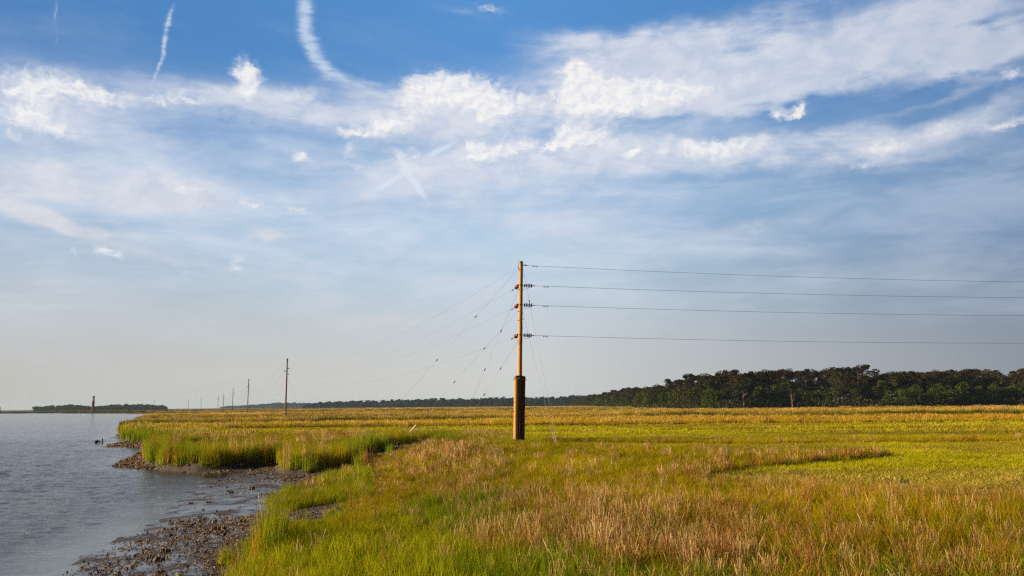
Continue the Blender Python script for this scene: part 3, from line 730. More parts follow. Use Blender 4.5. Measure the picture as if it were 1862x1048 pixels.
near_bank = np.exp(np.minimum(dm + .2, 0) / 2.2); cl = fbm(sx_, sy_, 1.4, 4, 111); cl2 = fbm(sx_, sy_, 5, 3, 113)
prob = np.clip(near_bank * .8 * sstep(cl, .35, .65) + sstep(cl, .64, .74) * .12, 0, 1) * sstep(-dw, -.1, 1.2)
spit = (px_ < 345) & (sy_ > 45); prob = np.where(spit, np.maximum(prob, .75 * sstep(-dw, -.1, .35)), prob)
prob = np.where(sy_ > 70, prob * .6, prob)
lower = (py_ > 930) & (dm < 0); prob = np.where(lower, np.maximum(prob, .95 * sstep(cl + .3 * cl2, .38, .62) * sstep(-dw, .1, 1.6)), prob)
ok = (rs.uniform(0, 1, len(prob)) < prob) & (dm < .5) & (dw < .15)
x, y, dm, dw = sx_[ok], sy_[ok], dm[ok], dw[ok]; n = len(x); z = ground_z(x, y, dm, dw)
u = rs.uniform(0, 1, n)
ssz = 0.010 + .020 * rs.uniform(0, 1, n) ** 2 + .0003 * y + .0006 * np.maximum(y - 40, 0)
big = rs.uniform(0, 1, n) < .06; pick = np.where(big, rs.randint(3, 6, n), rs.randint(0, 3, n)); ssz = np.where(big, ssz * 1.9, ssz)
tn = np.where((u < .45)[:, None], (0.13, .065, .03), np.where((u < .8)[:, None], (.27, .15, .065), (.52, .35, .20)))
o = scatter('oyster_shells', x, y, z + .005, pick, rs.uniform(0, 6.28, n), rs.uniform(0, .5, n), ssz, ssz, tn, SH)
tag(o, 'brown oyster shells and rubble scattered over the wet mud', 'shells', kind='stuff')
print('shells', n)
# oyster clusters one can count, standing on the mud of the cove
CLU = [((421, 892), .34, 'dark oyster cluster on the wet mud nearest the far bank of the cove'), ((381, 909), .26, 'small upright oyster cluster lower on the cove mud'), ((348, 909), .24, 'small dark oyster cluster right at the edge of the water'),
 ((459, 886), .42, 'wide low oyster cluster in the middle of the cove mud'), ((472, 861), .40, 'brown oyster heap at the inner end of the cove mud'), ((383, 881), .20, 'little oyster cluster between the spit and the cove mud'),
 ((302, 1000), .34, 'brown oyster clump on the lower shore near the shell bank'), ((402, 962), .45, 'large oyster clump below the first foreground grass'), ((287, 1015), .36, 'pale-topped oyster clump among the shells at the lower shore')]
CRUST = [simple('oyster_crust', (.13, .075, .04), .7, 0, .5, 20), simple('oyster_crust', (.22, .14, .08), .7, 0, .5, 20)]
for i, ((a, b_), s, lb) in enumerate(CLU):
    s *= .62; p = on_plane(a, b_, .2); q = random.Random(50 + i); b = MB()
    for k in range(16):
        n0 = len(b.v); b.blob((0, 0, 0), (.16 * s, .09 * s, .38 * s), .3, 6, 5, i * 40 + k)
        R = Euler((q.uniform(-.8, .8), q.uniform(-.8, .8), q.uniform(0, 6.28))).to_matrix(); off = Vector((q.gauss(0, .38 * s), q.gauss(0, .3 * s), .22 * s))
        for j in range(n0, len(b.v)): b.v[j] = R @ b.v[j] + off
    zz = float(ground_z(np.array([p.x]), np.array([p.y]))[0])
    o = b.build('oyster_cluster', CRUST[i % 2]); o.location = (p.x, p.y, zz - .02)
    tag(o, lb, 'oyster cluster', 'oyster clusters on the mud')
# driftwood and stumps
p = on_plane(380, 845, .45); b = MB(); b.tube([(-.8, 0, .1), (-.3, .05, .16), (.3, 0, .13), (.9, -.08, .12)], [.07, .11, .10, .05], 8).tube([(.2, 0, .14), (.45, -.2, .3)], [.05, .02], 6)
o = b.build('driftwood_log', MT['drift']); o.location = (p.x, p.y, .42); tag(o, 'pale driftwood log lying on shells under the green bank', 'driftwood')
p = on_plane(179, 806.5, 0); b = MB(); b.tube([(-.4, 0, -.3), (-.25, 0, .25), (-.1, .03, .42)], [.28, .24, .12], 7).tube([(0, 0, -.2), (.12, 0, .3), (.4, .05, .12)], [.14, .16, .06], 7)
o = b.build('timber_stump', MT['stump']); o.location = p; tag(o, 'broad broken dark stump in the water off the small spit', 'stump', 'rotten stumps in the river')
p = on_plane(185.7, 806.5, 0); b = MB().tube([(0, 0, -.4), (.02, 0, .3), (-.01, 0, .62)], [.11, .10, .05], 7)
o = b.build('timber_stump', MT['stump']); o.location = p; tag(o, 'thin upright stump beside the broad stump in the water', 'stump', 'rotten stumps in the river')

# ------------------------------------------------------------------ the big pole
D0 = 80.0
base = at_depth(943.6, 804, D0); base.z = .6
top = at_depth(947.6, 475.5, D0); capz = at_depth(944.3, 684, D0).z
def shaft_at(t): return base.lerp(top, t)
def tz(z): return (z - base.z) / (top.z - base.z)
def P1(py): 
    z = at_depth(945, py, D0).z; return shaft_at(tz(z))
root = empty('utility_pole', base); tag(root, 'tall leaning wooden pole on a thick pile base, standing alone in the grass', 'utility pole')
def fix(o): o.parent = root; o.matrix_parent_inverse = Matrix.Translation(-base); return o
b = MB(); pts = []; rad = []
for i in range(25):
    t = tz(capz - .4) + (1 - tz(capz - .4)) * i / 24; p = shaft_at(t); pts.append(p + Vector((random.uniform(-.008, .008), 0, 0))); rad.append(.232 - .05 * i / 24 + random.uniform(-.006, .006))
fix(b.tube(pts, rad, 20).build('shaft', MT['pole']))
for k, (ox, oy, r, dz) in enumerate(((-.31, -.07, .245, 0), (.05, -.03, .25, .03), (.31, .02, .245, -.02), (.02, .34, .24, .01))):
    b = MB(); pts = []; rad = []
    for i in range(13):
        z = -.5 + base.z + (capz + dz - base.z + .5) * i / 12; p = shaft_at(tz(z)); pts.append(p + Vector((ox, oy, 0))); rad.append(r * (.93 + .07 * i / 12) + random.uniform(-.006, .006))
    fix(b.tube(pts, rad, 18).build('pile', MT['pole' if k == 0 else 'pile']))  # sunlit left pile and shaded others painted by two wood tones
c = shaft_at(tz(capz - .22))
b = MB()
for dz in (0, -.16):
    pts = [c + Vector((.02 + .58 * math.cos(a), .03 + .46 * math.sin(a), dz)) for a in np.linspace(0, 2 * math.pi, 25)]
    b.tube(pts, .022, 6)
fix(b.build('band', MT['dark']))
for (dx, dy, dz) in ((-.58, -.2, -.08), (-.42, -.42, 0), (-.30, -.44, -.15), (.60, -.05, -.16), (-.1, -.42, 0), (.25, -.38, -.1)):
    b = MB().tube([c + Vector((dx - .09, dy, dz)), c + Vector((dx + .09, dy, dz))], .035, 6); fix(b.build('bolt', MT['steel']))
for py in (732, 748):
    q = P1(py); b = MB().tube([q + Vector((-.60, -.2, 0)), q + Vector((-.46, -.2, 0))], .04, 6); fix(b.build('bolt', MT['dark']))
b = MB().tube([shaft_at(tz(capz - .06)) + Vector((-.1, 0, 0)), shaft_at(tz(capz + .04)) + Vector((-.1, 0, 0))], .26, 12); fix(b.build('collar', MT['dark']))

def disc_string(p0, d, n=5, L=.84, r=.19, name='insulator'):
    """bell insulators strung from p0 along d"""
    d = d.normalized(); b = MB()
    step = L / n
    for i in range(n):
        q = p0 + d * (step * (i + .35))
        b.tube([q - d * .055, q - d * .04, q - d * .01, q + d * .045, q + d * .06], [.045, r * .7, r, r * .95, .045], 14)
    return b
def strain(owner_fix, p0, d, L=.84, lead=.14):
    d = d.normalized()
    o = disc_string(p0 + d * lead, d, 5, L).build('insulator', MT['glaze'])
    owner_fix(o)
    h = MB().tube([p0, p0 + d * (lead + .05)], .028, 6); h.build('hook', MT['dark'], o)
    MB().tube([p0 + d * (lead + L - .08), p0 + d * (lead + L + .05), p0 + d * (lead + L + .06), p0 + d * (lead + L + .22), p0 + d * (lead + L + .23), p0 + d * (lead + L + .30)], [.03, .03, .045, .045, .02, .02], 6).build('clamp', MT['dark'], o)
    return p0 + d * (lead + L + .28)
P2 = dict(base=at_depth(519.5, 757.5, 250), top=at_depth(522.3, 652.5, 250))
PR_base = Vector((122, 98, .6)); PR_top = Vector((122.3, 98, top.z + 1.0))
wire_y = {'top': 482.5, 'a': 519.5, 'b': 555.0, 'c': 610.0}
left_h = {'top': 656, 'a': 669, 'b': 674, 'c': 679.5}
RIGHT = []; LEFT = []
for k, py in wire_y.items():
    q = P1(py); rtarget = PR_top + Vector((0, 0, q.z - top.z - .2)); 
    ltarget = at_depth({'top': 522, 'a': 526, 'b': 518.3, 'c': 526}[k], left_h[k], 250)
    dr = (rtarget - q); dl = (ltarget - q); dr.z -= 2.5; dl.z -= 18
    if k == 'top':
        s = q + Vector((.22, 0, 0)); b = MB().tube([q, s, s + Vector((.42, .04, -.03))], [.03, .05, .03], 6); b.tube([s + Vector((.15, 0, 0)), s + Vector((.33, .03, -.01))], .06, 6)
        fix(b.build('clamp', MT['dark'])); RIGHT.append((s + Vector((.42, .04, -.03)), rtarget))
        s = q + Vector((-.2, .05, -.15)); b = MB().tube([q + Vector((0, 0, -.12)), s + Vector((-.1, .2, -.03))], [.05, .03], 6); fix(b.build('clamp', MT['dark']))
        LEFT.append((s + Vector((-.1, .2, -.03)), ltarget))
    else:
        s0 = q + Vector((.18, 0, .0)); e = strain(fix, s0, dr); RIGHT.append((e, rtarget))
        s1 = q + Vector((-.15, .10, .02)); e2 = strain(fix, s1, dl, L=.80); LEFT.append((e2, ltarget))
        b = MB(); b.tube([q + Vector((-.22, -.1, .03)), q + Vector((.22, -.1, .03))], .035, 6); b.box(q + Vector((0, -.19, .03)), (.16, .05, .12)); fix(b.build('bracket', MT['dark']))
        j0, j1 = e + Vector((-.25, 0, -.04)), e2; mid = q + Vector((.1, .25, -.62)); pts = []
        for i in range(13):
            t = i / 12; pts.append(j0 * (1 - t) ** 2 + mid * 2 * t * (1 - t) + j1 * t * t)
        fix(MB().tube(pts, .013, 5).build('jumper_wire', MT['wire']))
q = P1(476); b = MB().tube([q + Vector((-.27, 0, -.75)), q + Vector((-.26, 0, .32))], [.018, .008], 6); b.tube([q + Vector((-.27, 0, -.5)), q + Vector((0, 0, -.5))], .02, 5); fix(b.build('lightning_rod', MT['dark']))
for py, s in ((490, -1), (527, -1), (567, -1), (581, 1), (583, -1), (620, -1), (597, 1)):
    q = P1(py); b = MB().tube([q + Vector((s * .17, -.12, 0)), q + Vector((s * .27, -.14, 0))], .04, 6); fix(b.build('bolt', MT['dark']))

def span(name, a, b, sag, r, label, group, n=40, dampers=(), cat='power line', material='wire'):
    a, b = Vector(a), Vector(b); f = lambda t: a.lerp(b, t) - Vector((0, 0, 4 * sag * t * (1 - t)))
    o = MB().tube([f(i / n) - a for i in range(n + 1)], r, 5).build(name, MT[material]); o.location = a
    tag(o, label, cat, group); L = (b - a).length
    for dist in dampers:
        t = dist / L; p = f(t) - a; d = (f(t + .003) - f(t)).normalized()
        m = MB().tube([p - d * .2 - Vector((0, 0, .07)), p + d * .2 - Vector((0, 0, .07))], .012, 5).tube([p, p - Vector((0, 0, .09))], .02, 5)
        m.tube([p - d * .23 - Vector((0, 0, .09)), p - d * .12 - Vector((0, 0, .08))], .045, 6).tube([p + d * .12 - Vector((0, 0, .08)), p + d * .23 - Vector((0, 0, .09))], .045, 6)
        m.build('damper', MT['dark'], o)
    return o
ORD = ['topmost', 'second highest', 'third highest', 'lowest']
for i, (a, b) in enumerate(RIGHT):
    span('power_line', a, b, 1.0 if i else 1.3, .014, '%s of the four cables running right from the big pole' % ORD[i], 'cables running right from the big pole', 50, dampers=(.75 if i == 0 else 1.05,))
for i, (a, b) in enumerate(LEFT):
    span('power_line', a, b, 3.9, .008, '%s of the four sagging cables running left from the big pole' % ORD[i], 'cables running left from the big pole', 50, dampers=(.5,) if i else ())
# stays of the big pole
A1 = on_plane(665, 799, .9); A2 = on_plane(729, 802, .6); A3 = on_plane(824, 806, .7); A4 = on_plane(1014, 814, .6)
GUYS = [(P1(488), A1, 0, 'long left stay from the top of the big pole'), (P1(565), A2, 1, 'left stay with a white guard at its foot'), (P1(527), A3, 0, 'steep left stay from below the first insulator'),
        (P1(620), A3, 0, 'lowest and shortest left stay of the big pole'), (P1(489), A4, 1, 'right stay from the top of the big pole'), (P1(567), A4 + Vector((-.1, 0, 0)), 1, 'right stay from half way up the big pole')]
for i, (a, b, g, lb) in enumerate(GUYS):
    a = a + Vector((-.2 if i < 4 else .2, -.05, 0)); b = b - Vector((0, 0, .1)); d = (b - a); L = d.length; d.normalize()
    o = MB().tube([Vector((0, 0, 0)), b - a], .009, 5).build('guy_wire', MT['guy']); o.location = a
    tag(o, lb, 'guy wire', 'stays of the big pole')
    for t in ((.27, .52) if i < 4 else (.2,)):
        MB().tube([d * (L * t - .16), d * (L * t - .1), d * (L * t + .1), d * (L * t + .16)], [.02, .05, .05, .02], 6).build('strain_insulator', MT['dark'], o)
    if g: MB().tube([d * (L - 2.9 if i == 1 else L - 2.2), d * (L - (1.3 if i == 1 else .3))], .045 if i == 1 else .02, 8).build('guard', MT['white' if i == 1 else 'pale'], o)

# ------------------------------------------------------------------ the row of plain poles
def plain_pole(name, loc):
    r = empty(name, loc); H = 17.7 + 0.0; b = MB(); lean = Vector((-.35, 0, 0))
    b.tube([Vector((0, 0, -.5)), Vector((-.0, 0, H * .33)), Vector((.08, 0, H * .66)), Vector((.15, 0, H))], [.27, .24, .21, .17], 12); b.build('shaft', MT['far_pole'], r)
    MB().tube([Vector((-.0, 0, .2)), Vector((-.0, 0, 1.05))], [.55, .50], 12).build('base_collar', MT['far_pole'], r)
    MB().tube([Vector((.15, 0, H - .5)), Vector((.15, 0, H + .15))], [.25, .22], 10).build('cap', MT['dark'], r)
    for s, h in ((1, H - 2.75), (-1, H - 3.55), (1, H - 4.4)):
        b = MB(); 
        for k in range(5): b.tube([Vector((s * (.2 + k * .13), 0, h)), Vector((s * (.26 + k * .13), 0, h))], .12, 8)
        o = b.build('insulator', MT['dark'], r)
        MB().tube([Vector((s * .1, 0, h - .02)), Vector((s * .92, 0, h))], .045, 6).build('arm', MT['dark'], o)
    return r
def copy_tree(o, parent=None):
    c = o.copy(); COL.objects.link(c); c.parent = parent
    for ch in list(o.children): copy_tree(ch, c)
    return c
ROW = [(519.6, 522.3, 652.5, 250, 'nearest and tallest plain pole of the row left of the big pole'), (450.2, 452.2, 690, 437, 'second plain pole of the receding row, half as tall as the nearest'),
 (422.8, 424, 707, 640, 'third plain pole of the receding row'), (405.8, 407, 716, 850, 'fourth plain pole of the receding row, close to the fifth'), (396, 397, 720.3, 1010, 'fifth plain pole of the receding row'),
 (365.3, 366, 723, 1160, 'sixth plain pole, alone over the marsh horizon'), (342.2, 342.6, 726, 1370, 'seventh plain pole, thin and far away'), (280, 280.3, 729, 1500, 'thin far pole above the right end of the wooded island'),
 (229, 229.2, 731, 1760, 'farthest thin pole above the middle of the wooded island')]
proto = None; TOPS = []
for i, (bx, tx, ty, Y, lb) in enumerate(ROW):
    gz0 = .6 if Y < 600 else 1.2
    tp = at_depth(tx, ty, Y); bp = at_depth(bx, 745, Y); bp.z = gz0
    if proto is None: proto = plain_pole('utility_pole', bp); o = proto
    else: o = copy_tree(proto); o.location = bp
    H = tp.z - gz0; s = H / 17.8
    o.scale = (1, 1, s); o.rotation_euler = (0, math.atan2(tp.x - bp.x - .1, H), 0)
    tag(o, lb, 'utility pole', 'plain poles in a receding row'); TOPS.append((bp, tp, s))
o = copy_tree(proto); o.location = PR_base; o.scale = (1, 1, (PR_top.z + .2 - .6) / 17.8); o.rotation_euler = (0, 0, 0)
tag(o, 'plain pole standing far to the right where the right-hand cables lead', 'utility pole')
def att(i, k):
    bp, tp, s = TOPS[i]; h = (17.6, 14.95, 14.15, 13.3)[k] / 17.8; p = bp.lerp(tp, h); return p + Vector(((0, .85, -.85, .85)[k], 0, 0))
for i in range(4):
    for k in range(4):
        span('power_line', att(i, k), att(i + 1, k), 4.5, .016 + .004 * i, '%s cable between the %s plain poles of the row' % (['top', 'upper right', 'left side', 'lower right'][k], ['first two', 'second and third', 'third and fourth', 'fourth and fifth'][i]), 'cables along the receding row', 24)
for i in range(2):
    bp, tp, s = TOPS[i]
    for sgn, lb in ((-1, 'left'), (1, 'right')):
        q = bp.lerp(tp, 12.6 / 17.8); e = bp + Vector((sgn * 5.6, 0, 0)); 
        o = MB().tube([Vector((0, 0, 0)), e - q], .014 + .004 * i, 5).build('guy_wire', MT['guy']); o.location = q
        tag(o, '%s stay of the %s plain pole of the row' % (lb, ['nearest', 'second'][i]), 'guy wire', 'stays of the plain poles')
# crossing tower and piling on the far shore
c = at_depth(169, 748, 960); c.z = .6; r = empty('pile_tower', c); tag(r, 'brown clustered pile tower with a pale top on the far shore', 'tower')
Ht = at_depth(169, 719.5, 960).z - .6
for (dx, dy) in ((-1.0, -.5), (0, -.8), (1.0, -.5), (.1, .8)):
    pl = MB().tube([(dx * 1.2, dy, -1), (dx * .95, dy * .9, Ht * .66)], [.55, .50], 10).build('pile', MT['far_pole'], r)
    MB().tube([(dx * .95, dy * .9, Ht * .66), (dx * .85, dy * .8, Ht + random.uniform(-1.0, .2))], [.48, .44], 10).build('pale_sleeve', MT['pale'], pl)
MB().tube([(0, 0, Ht * .655), (0, 0, Ht * .675)], 1.5, 12).build('band', MT['dark'], r)
c = at_depth(-1, 749, 1040); c.z = .5; r = empty('channel_marker', c); tag(r, 'small brown piling with a flared foot at the left edge of the far shore', 'piling')
MB().tube([(0, 0, -1), (0, 0, 1.5), (0, 0, 3.0)], [2.3, 1.6, 1.0], 10).build('footing', MT['far_pole'], r)
MB().tube([(0, 0, 3.0), (0, 0, 6.8)], [.95, .85], 10).build('post', simple('post_timber', (.30, .15, .08), .8), r)  # post is a paler brown than the footing
# small white stakes before the wood
for i, px in enumerate((1096, 1104, 1112.5, 1117, 1124.5, 1129.5, 1134, 1143.5, 1148, 1155.5, 1159.5, 1167.5, 1177, 1181, 1750, 1778, 1790, 1835, 1852)):
    tallp = px == 1129.5; Y = 300 if px < 1500 else 420
    p = at_depth(px, 740.5 if px < 1500 else 738, Y); p.z = ground_z(np.array([p.x]), np.array([p.y]))[0] - .1
    b = MB().tube([(0, 0, 0), (0, 0, 2.9 if tallp else 1.55)], .055 if not tallp else .07, 6).box((0, 0, 2.7 if tallp else 1.5), (.22, .05, .22))
    o = b.build('marker_stake', MT['white']); o.location = p
    tag(o, 'taller white stake in the row of stakes before the wood' if tallp else ('short white stake in the row before the left end of the wood' if px < 1500 else 'tiny white stake in the grass at the far right foot of the wood'), 'stake', 'short white stakes before the left of the wood' if px < 1500 else 'white stakes at the far right')

# ------------------------------------------------------------------ trees
LEAF = dict(oak=leaf_mat('oak_leaf', (0.020, 0.036, 0.003), (0.078, 0.095, 0.006)), far=leaf_mat('far_leaf', (0.012, 0.022, 0.020), (0.030, 0.045, 0.036)), pine=leaf_mat('pine_needle', (0.010, 0.013, 0.003), (0.062, 0.032, 0.009)),
            mixed=leaf_mat('mixed_leaf', (0.022, 0.030, 0.007), (0.062, 0.055, 0.018)))
def cards(cen, size, g, flat=.6):
    """leaf clump faces at the given centres"""
    n = len(cen); th = g.uniform(0, 2 * np.pi, n); nz = g.uniform(-1, 1, n) * flat + (1 - flat) * .3
    q = np.sqrt(np.maximum(0, 1 - nz ** 2)); nrm = np.stack([q * np.cos(th), q * np.sin(th), nz], 1)
    a = np.cross(nrm, np.array([.3, .2, 1.0])); a /= np.linalg.norm(a, axis=1, keepdims=True); b = np.cross(nrm, a)
    s = (size * g.uniform(.55, 1.3, n))[:, None]; v = []
    for k in range(5):
        an = 2 * np.pi * k / 5; rr = g.uniform(.6, 1.2, n)[:, None]
        v.append(cen + (a * math.cos(an) + b * math.sin(an) * .8) * s * rr)
    V = np.stack(v, 1).reshape(-1, 3); F = np.arange(n * 5).reshape(n, 5)
    A = np.repeat(np.stack([g.uniform(0, 1, n), g.uniform(0, 1, n), np.zeros(n)], 1), 5, axis=0)
    return V, F, A
def crown_pts(kind, H, g, n):
    C = []
    if kind == 'oak':
        lobes = [(g.normal(0, H * .20), g.normal(0, H * .20), H * g.uniform(.22, .82), H * g.uniform(.13, .22)) for _ in range(15)]
    elif kind == 'pine':
        lobes = []
        for _ in range(15):
            hh = g.uniform(.42, .95); w = (1 - abs(hh - .72) * 1.7) * H * .15
            lobes.append((g.normal(0, w), g.normal(0, w), H * hh, H * g.uniform(.06, .11)))
    else:
        lobes = [(g.normal(0, H * .13), g.normal(0, H * .13), H * g.uniform(.28, .88), H * g.uniform(.10, .17)) for _ in range(13)]
    per = n // len(lobes)
    for (x, y, z, r) in lobes:
        d = g.normal(size=(per, 3)); d /= np.linalg.norm(d, axis=1, keepdims=True); rad = r * g.uniform(.55, 1.05, per)[:, None]
        p = d * rad * np.array([1.15, 1.15, .72]) + np.array([x, y, z]); C.append(p)
    C = np.concatenate(C); C[:, 2] = np.maximum(C[:, 2], H * .05); return C, lobes
PROTO = {}
TS = 1.0
for kind, H, n, sz, cnt in (('oak', 14, 2400, .36, 5), ('pine', 22, 2200, .36, 5), ('mixed', 17, 1900, .35, 3)):
    for k in range(cnt):
        g = np.random.RandomState(300 + k + len(kind) * 10); C, lobes = crown_pts(kind, H, g, n)
        V, F, A = cards(C, sz, g); nm = {'oak': 'oak_tree', 'pine': 'pine_tree', 'mixed': 'woodland_tree'}[kind]
        cr = mesh_np('crown', V, F, LEAF[kind], False, link=False, attrs={'vary': ('FLOAT_VECTOR', A)}); cm_ = cr.data
        b = MB(); b.tube([(0, 0, -.5), (.1, .1, H * .4), (0, .2, H * (.86 if kind == 'pine' else .6))], [H * .017, H * .013, H * .005], 7)
        for (x, y, z, r) in lobes[:8]:
            z0 = min(z * .8, H * (.8 if kind == 'pine' else .45)); b.tube([(0, .1, z0), (x * .6, y * .6, z0 + (z - z0) * .6), (x, y, z)], [H * .006, H * .004, H * .002], 5)
        me = bpy.data.meshes.new('trunk'); me.from_pydata([tuple(p) for p in b.v], [], b.f); me.materials.append(MT['bark'])
        PROTO[kind, k] = (nm, cm_, me); bpy.data.objects.remove(cr)
def plant(kind, x, y, s, lb, grp, sz=None, cat='tree'):
    nm, cm_, tm = PROTO[kind, random.randrange(5 if kind != 'mixed' else 3)]
    r = empty(nm, (x, y, .6)); w_ = random.uniform(.9, 1.18) if kind == 'pine' else random.uniform(.82, 1.12); r.scale = (s * w_, s * w_, s * (sz or 1)); r.rotation_euler = (0, 0, random.uniform(0, 6.28))
    for n_, me in (('crown', cm_), ('trunk', tm)):
        o = bpy.data.objects.new(n_, me); COL.objects.link(o); o.parent = r
    return tag(r, lb, cat, grp)
NT_ = 0
# skyline heights along the front of the wood (photograph x -> tree top height in metres)
def top_h(px): return float(np.interp(px, [1040, 1100, 1200, 1300, 1400, 1500, 1530, 1580, 1640, 1700, 1760, 1862, 2200], [17, 19, 20, 22.5, 22.5, 23.5, 25, 24, 20, 20.5, 22, 23, 23]))
x = 112.0
while x < 345:
    y0 = 468 + 12 * math.sin(x * .05) + (10 if x < 125 else 0)
    px = CX + FPX * x / y0; hh = top_h(px)
    plant(random.choice(['oak', 'oak', 'oak', 'mixed']), x, y0 + random.uniform(-3, 3), random.uniform(.8, 1.12), 'bushy green tree along the marsh edge of the right-hand wood', 'front trees of the right-hand wood', random.uniform(.9, 1.05)); NT_ += 1
    plant(random.choice(['oak', 'mixed', 'mixed']), x + 3, y0 + 13 + random.uniform(-3, 3), random.uniform(1.05, 1.3), 'rounded tree standing half hidden between the front trees and the pines', 'second row of the right-hand wood'); NT_ += 1
    for row, (dy, gap_) in enumerate(((12, 0), (23, 3), (36, 5), (50, 1))):
        if row != 0 or random.random() < .6:
            plant('pine', x + gap_ + random.uniform(-2, 2), y0 + dy + random.uniform(-3, 3), hh * (1 + dy * .0018) / 22 * random.choice((random.uniform(.80, .94), random.uniform(.92, 1.03), random.uniform(.92, 1.03))), 'tall dark pine rising behind the front trees of the right-hand wood', 'pines of the right-hand wood'); NT_ += 1
    x += random.uniform(6.2, 8.2)
for k in range(16):
    x = random.uniform(98, 122); yq = random.uniform(488, 560)
    plant(random.choice(['oak', 'mixed', 'pine']), x, yq, random.uniform(.85, 1.0), 'tree filling the left corner of the right-hand wood', 'corner trees of the right-hand wood')
y = 486.0
while y < 1350:
    px = CX + FPX * 97 / y; x = 96 + (14 if y < 500 else 8 if y < 530 else 0) + random.uniform(-3, 3)
    plant(random.choice(['oak', 'mixed']), x, y, random.uniform(.75, 1.0), 'green tree on the left flank of the wood, receding along the marsh', 'flank trees of the wood')
    plant('pine', x + 11, y + 4, top_h(px) / 22 * random.uniform(.8, 1.0), 'dark pine rising along the receding left flank of the wood', 'flank pines of the wood'); NT_ += 2
    if y > 520: plant('pine', x + 24, y - 3, top_h(px) / 22 * random.uniform(.85, 1.03), 'dark pine rising along the receding left flank of the wood', 'flank pines of the wood'); NT_ += 1
    y += random.uniform(9, 14) * (1 + (y - 480) / 1500)
p = at_depth(1534, 665, 500); plant('pine', p.x, 500, 1.24, 'tallest pine, its narrow top standing clear above the wood', None)
for px, lb in ((1440, 'bare pale dead tree at the marsh edge left of the tallest pine'), (1660, 'bare grey dead tree at the foot of the wood right of the tallest pine'), (1102, 'pale dead trunk at the left end of the wood'), (1352, 'reddish bare trunk showing through the pines')):
    p = at_depth(px, 730, 462 if px != 1102 else 800); b = MB(); g = random.Random(px); r = empty('dead_tree', (p.x, p.y, .6))
    b.tube([(0, 0, -.3), (.2, 0, 3), (-.1, .1, 7), (.2, 0, 10)], [.38, .3, .18, .05], 7).build('trunk', MT['palebark'], r)
    for k in range(9):
        z = g.uniform(2, 8); a = g.uniform(0, 6.28); L = g.uniform(1.5, 3.6); MBb = MB().tube([(0, 0, z), (math.cos(a) * L * .6, math.sin(a) * L * .6, z + L * .5), (math.cos(a) * L, math.sin(a) * L, z + L * .8)], [.13, .09, .03], 5)
        MBb.build('branch', MT['palebark'], r)
    tag(r, lb, 'dead tree')
print('trees', NT_)
def mass(name, line, H, n, depth, sz, leafmat, label, seed, faces=170, edge=0):
    """far wood reading as one mass"""
    g = np.random.RandomState(seed); VV = []; AA = []; FF = []; off = 0
    L = np.array(line, float)
    for i in range(n):
        t = g.uniform(0, len(L) - 1.001); k = int(t); f = t - k; p = L[k] * (1 - f) + L[k + 1] * f
        e = min(1, (t / (len(L) - 1)) / .06 + .45, (1 - t / (len(L) - 1)) / .06 + .45)
        hh = p[2] * g.uniform(.72, 1.08) * e; kind = 'oak' if g.uniform() < .5 else 'pine'
        C, _ = crown_pts(kind, hh, g, faces)
        C[:, 0:2] *= 1.25; low = g.uniform(0, 1, (faces // 4, 3)) * np.array([hh * .9, 4, hh * .35]) - np.array([hh * .45, 2, 0]); C = np.concatenate([C, low]); C = C + np.array([p[0] + g.normal(0, 5), p[1] + g.uniform(0, depth), .6])
        V, F, A = cards(C, np.full(len(C), sz), g); VV.append(V); AA.append(A); FF.append(F + off); off += len(V)
    o = mesh_np(name, np.concatenate(VV), np.concatenate(FF), leafmat, False, attrs={'vary': ('FLOAT_VECTOR', np.concatenate(AA))})
    return tag(o, label, 'wood', kind='stuff')
def LN(lst): return [(at_depth(a, 740, Y).x, Y, h) for a, Y, h in lst]
mass('distant_wood', LN([(548, 2100, 10), (600, 2050, 17), (700, 1950, 19), (800, 1850, 20), (900, 1750, 20), (1000, 1650, 20), (1090, 1500, 20), (1150, 1450, 20)]), 18, 620, 60, 1.5, LEAF['far'], 'long low blue-green wood across the marsh behind the big pole', 1)
mass('far_blue_wood', LN([(400, 4100, 10), (430, 4000, 13), (480, 3900, 20), (515, 3800, 26), (545, 3800, 20), (570, 3700, 24)]), 18, 220, 60, 3.0, LEAF['far'], 'faint blue wood on the horizon left of the long wood', 2, 110)
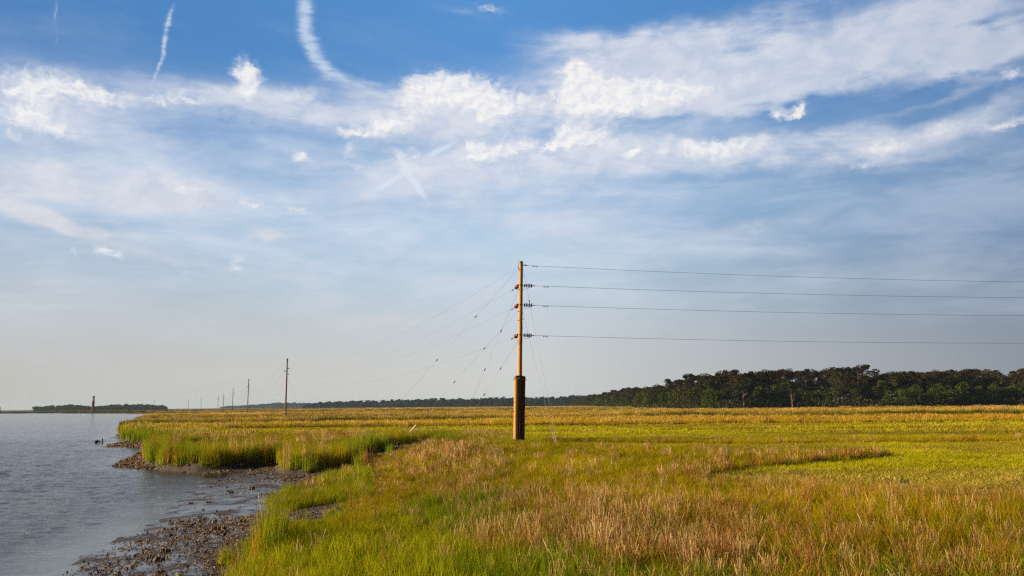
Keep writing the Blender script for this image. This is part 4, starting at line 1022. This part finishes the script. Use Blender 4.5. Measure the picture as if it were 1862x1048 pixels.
mass('island_wood', LN([(62, 1720, 8), (85, 1720, 11), (130, 1720, 13), (160, 1730, 9), (175, 1740, 8), (200, 1740, 12), (240, 1740, 12.5), (270, 1740, 11), (293, 1740, 8)]), 12, 330, 30, 1.2, LEAF['far'], 'low dark wood on the island across the river', 3)
# palm at the end of the island
p = at_depth(297.5, 746, 1735); r = empty('palm_tree', (p.x, p.y, .6)); tag(r, 'lone palm-like tree at the right end of the wooded island', 'tree')
MB().tube([(0, 0, -.5), (.3, 0, 5.5)], [.35, .25], 6).build('trunk', MT['bark'], r)
g = np.random.RandomState(5); C = g.normal(size=(120, 3)) * np.array([1.9, 1.9, .9]) + np.array([.3, 0, 6.6]); V, F, A = cards(C, np.full(120, .7), g)
mesh_np('crown', V, F, LEAF['mixed'], False, parent=r, attrs={'vary': ('FLOAT_VECTOR', A)})
# low scrub at the foot of the right-hand wood
g = np.random.RandomState(9); n = 30000; xx = g.uniform(96, 350, n); yy = 458 + 12 * np.sin(xx * .05) + g.uniform(0, 45, n) + np.where(xx < 112, 30, 0)
C = np.stack([xx, yy, .6 + g.uniform(0, 1, n) ** 1.3 * (3.2 + 4.2 * fbm(xx, yy, 7, 3, 7) + .14 * np.clip(yy - 462 - 12 * np.sin(xx * .05), 0, 60))], 1)
n2_ = 7000; y2 = g.uniform(495, 1350, n2_); x2 = 92 + g.uniform(0, 6, n2_); C = np.concatenate([C, np.stack([x2, y2, .6 + g.uniform(0, 4.5, n2_)], 1)])
V, F, A = cards(C, np.full(len(C), .5), g)
tag(mesh_np('undergrowth', V, F, LEAF['mixed'], False, attrs={'vary': ('FLOAT_VECTOR', A)}), 'dark scrub filling the foot of the right-hand wood', 'scrub', kind='stuff')

# ------------------------------------------------------------------ haze
b = MB().box((0, 0, 21), (10400, 10400, 46)); m, t, o_ = mat('haze_air')
v = t.new('ShaderNodeVolumePrincipled'); v.inputs['Color'].default_value = (0.62, 0.80, 1.0, 1); v.inputs['Density'].default_value = 0.00006; v.inputs['Anisotropy'].default_value = 0.2
t.l.new(v.outputs[0], o_.inputs['Volume'])
o = b.build('haze', m); tag(o, 'thin pale haze hanging over the marsh and river', 'haze', kind='stuff')
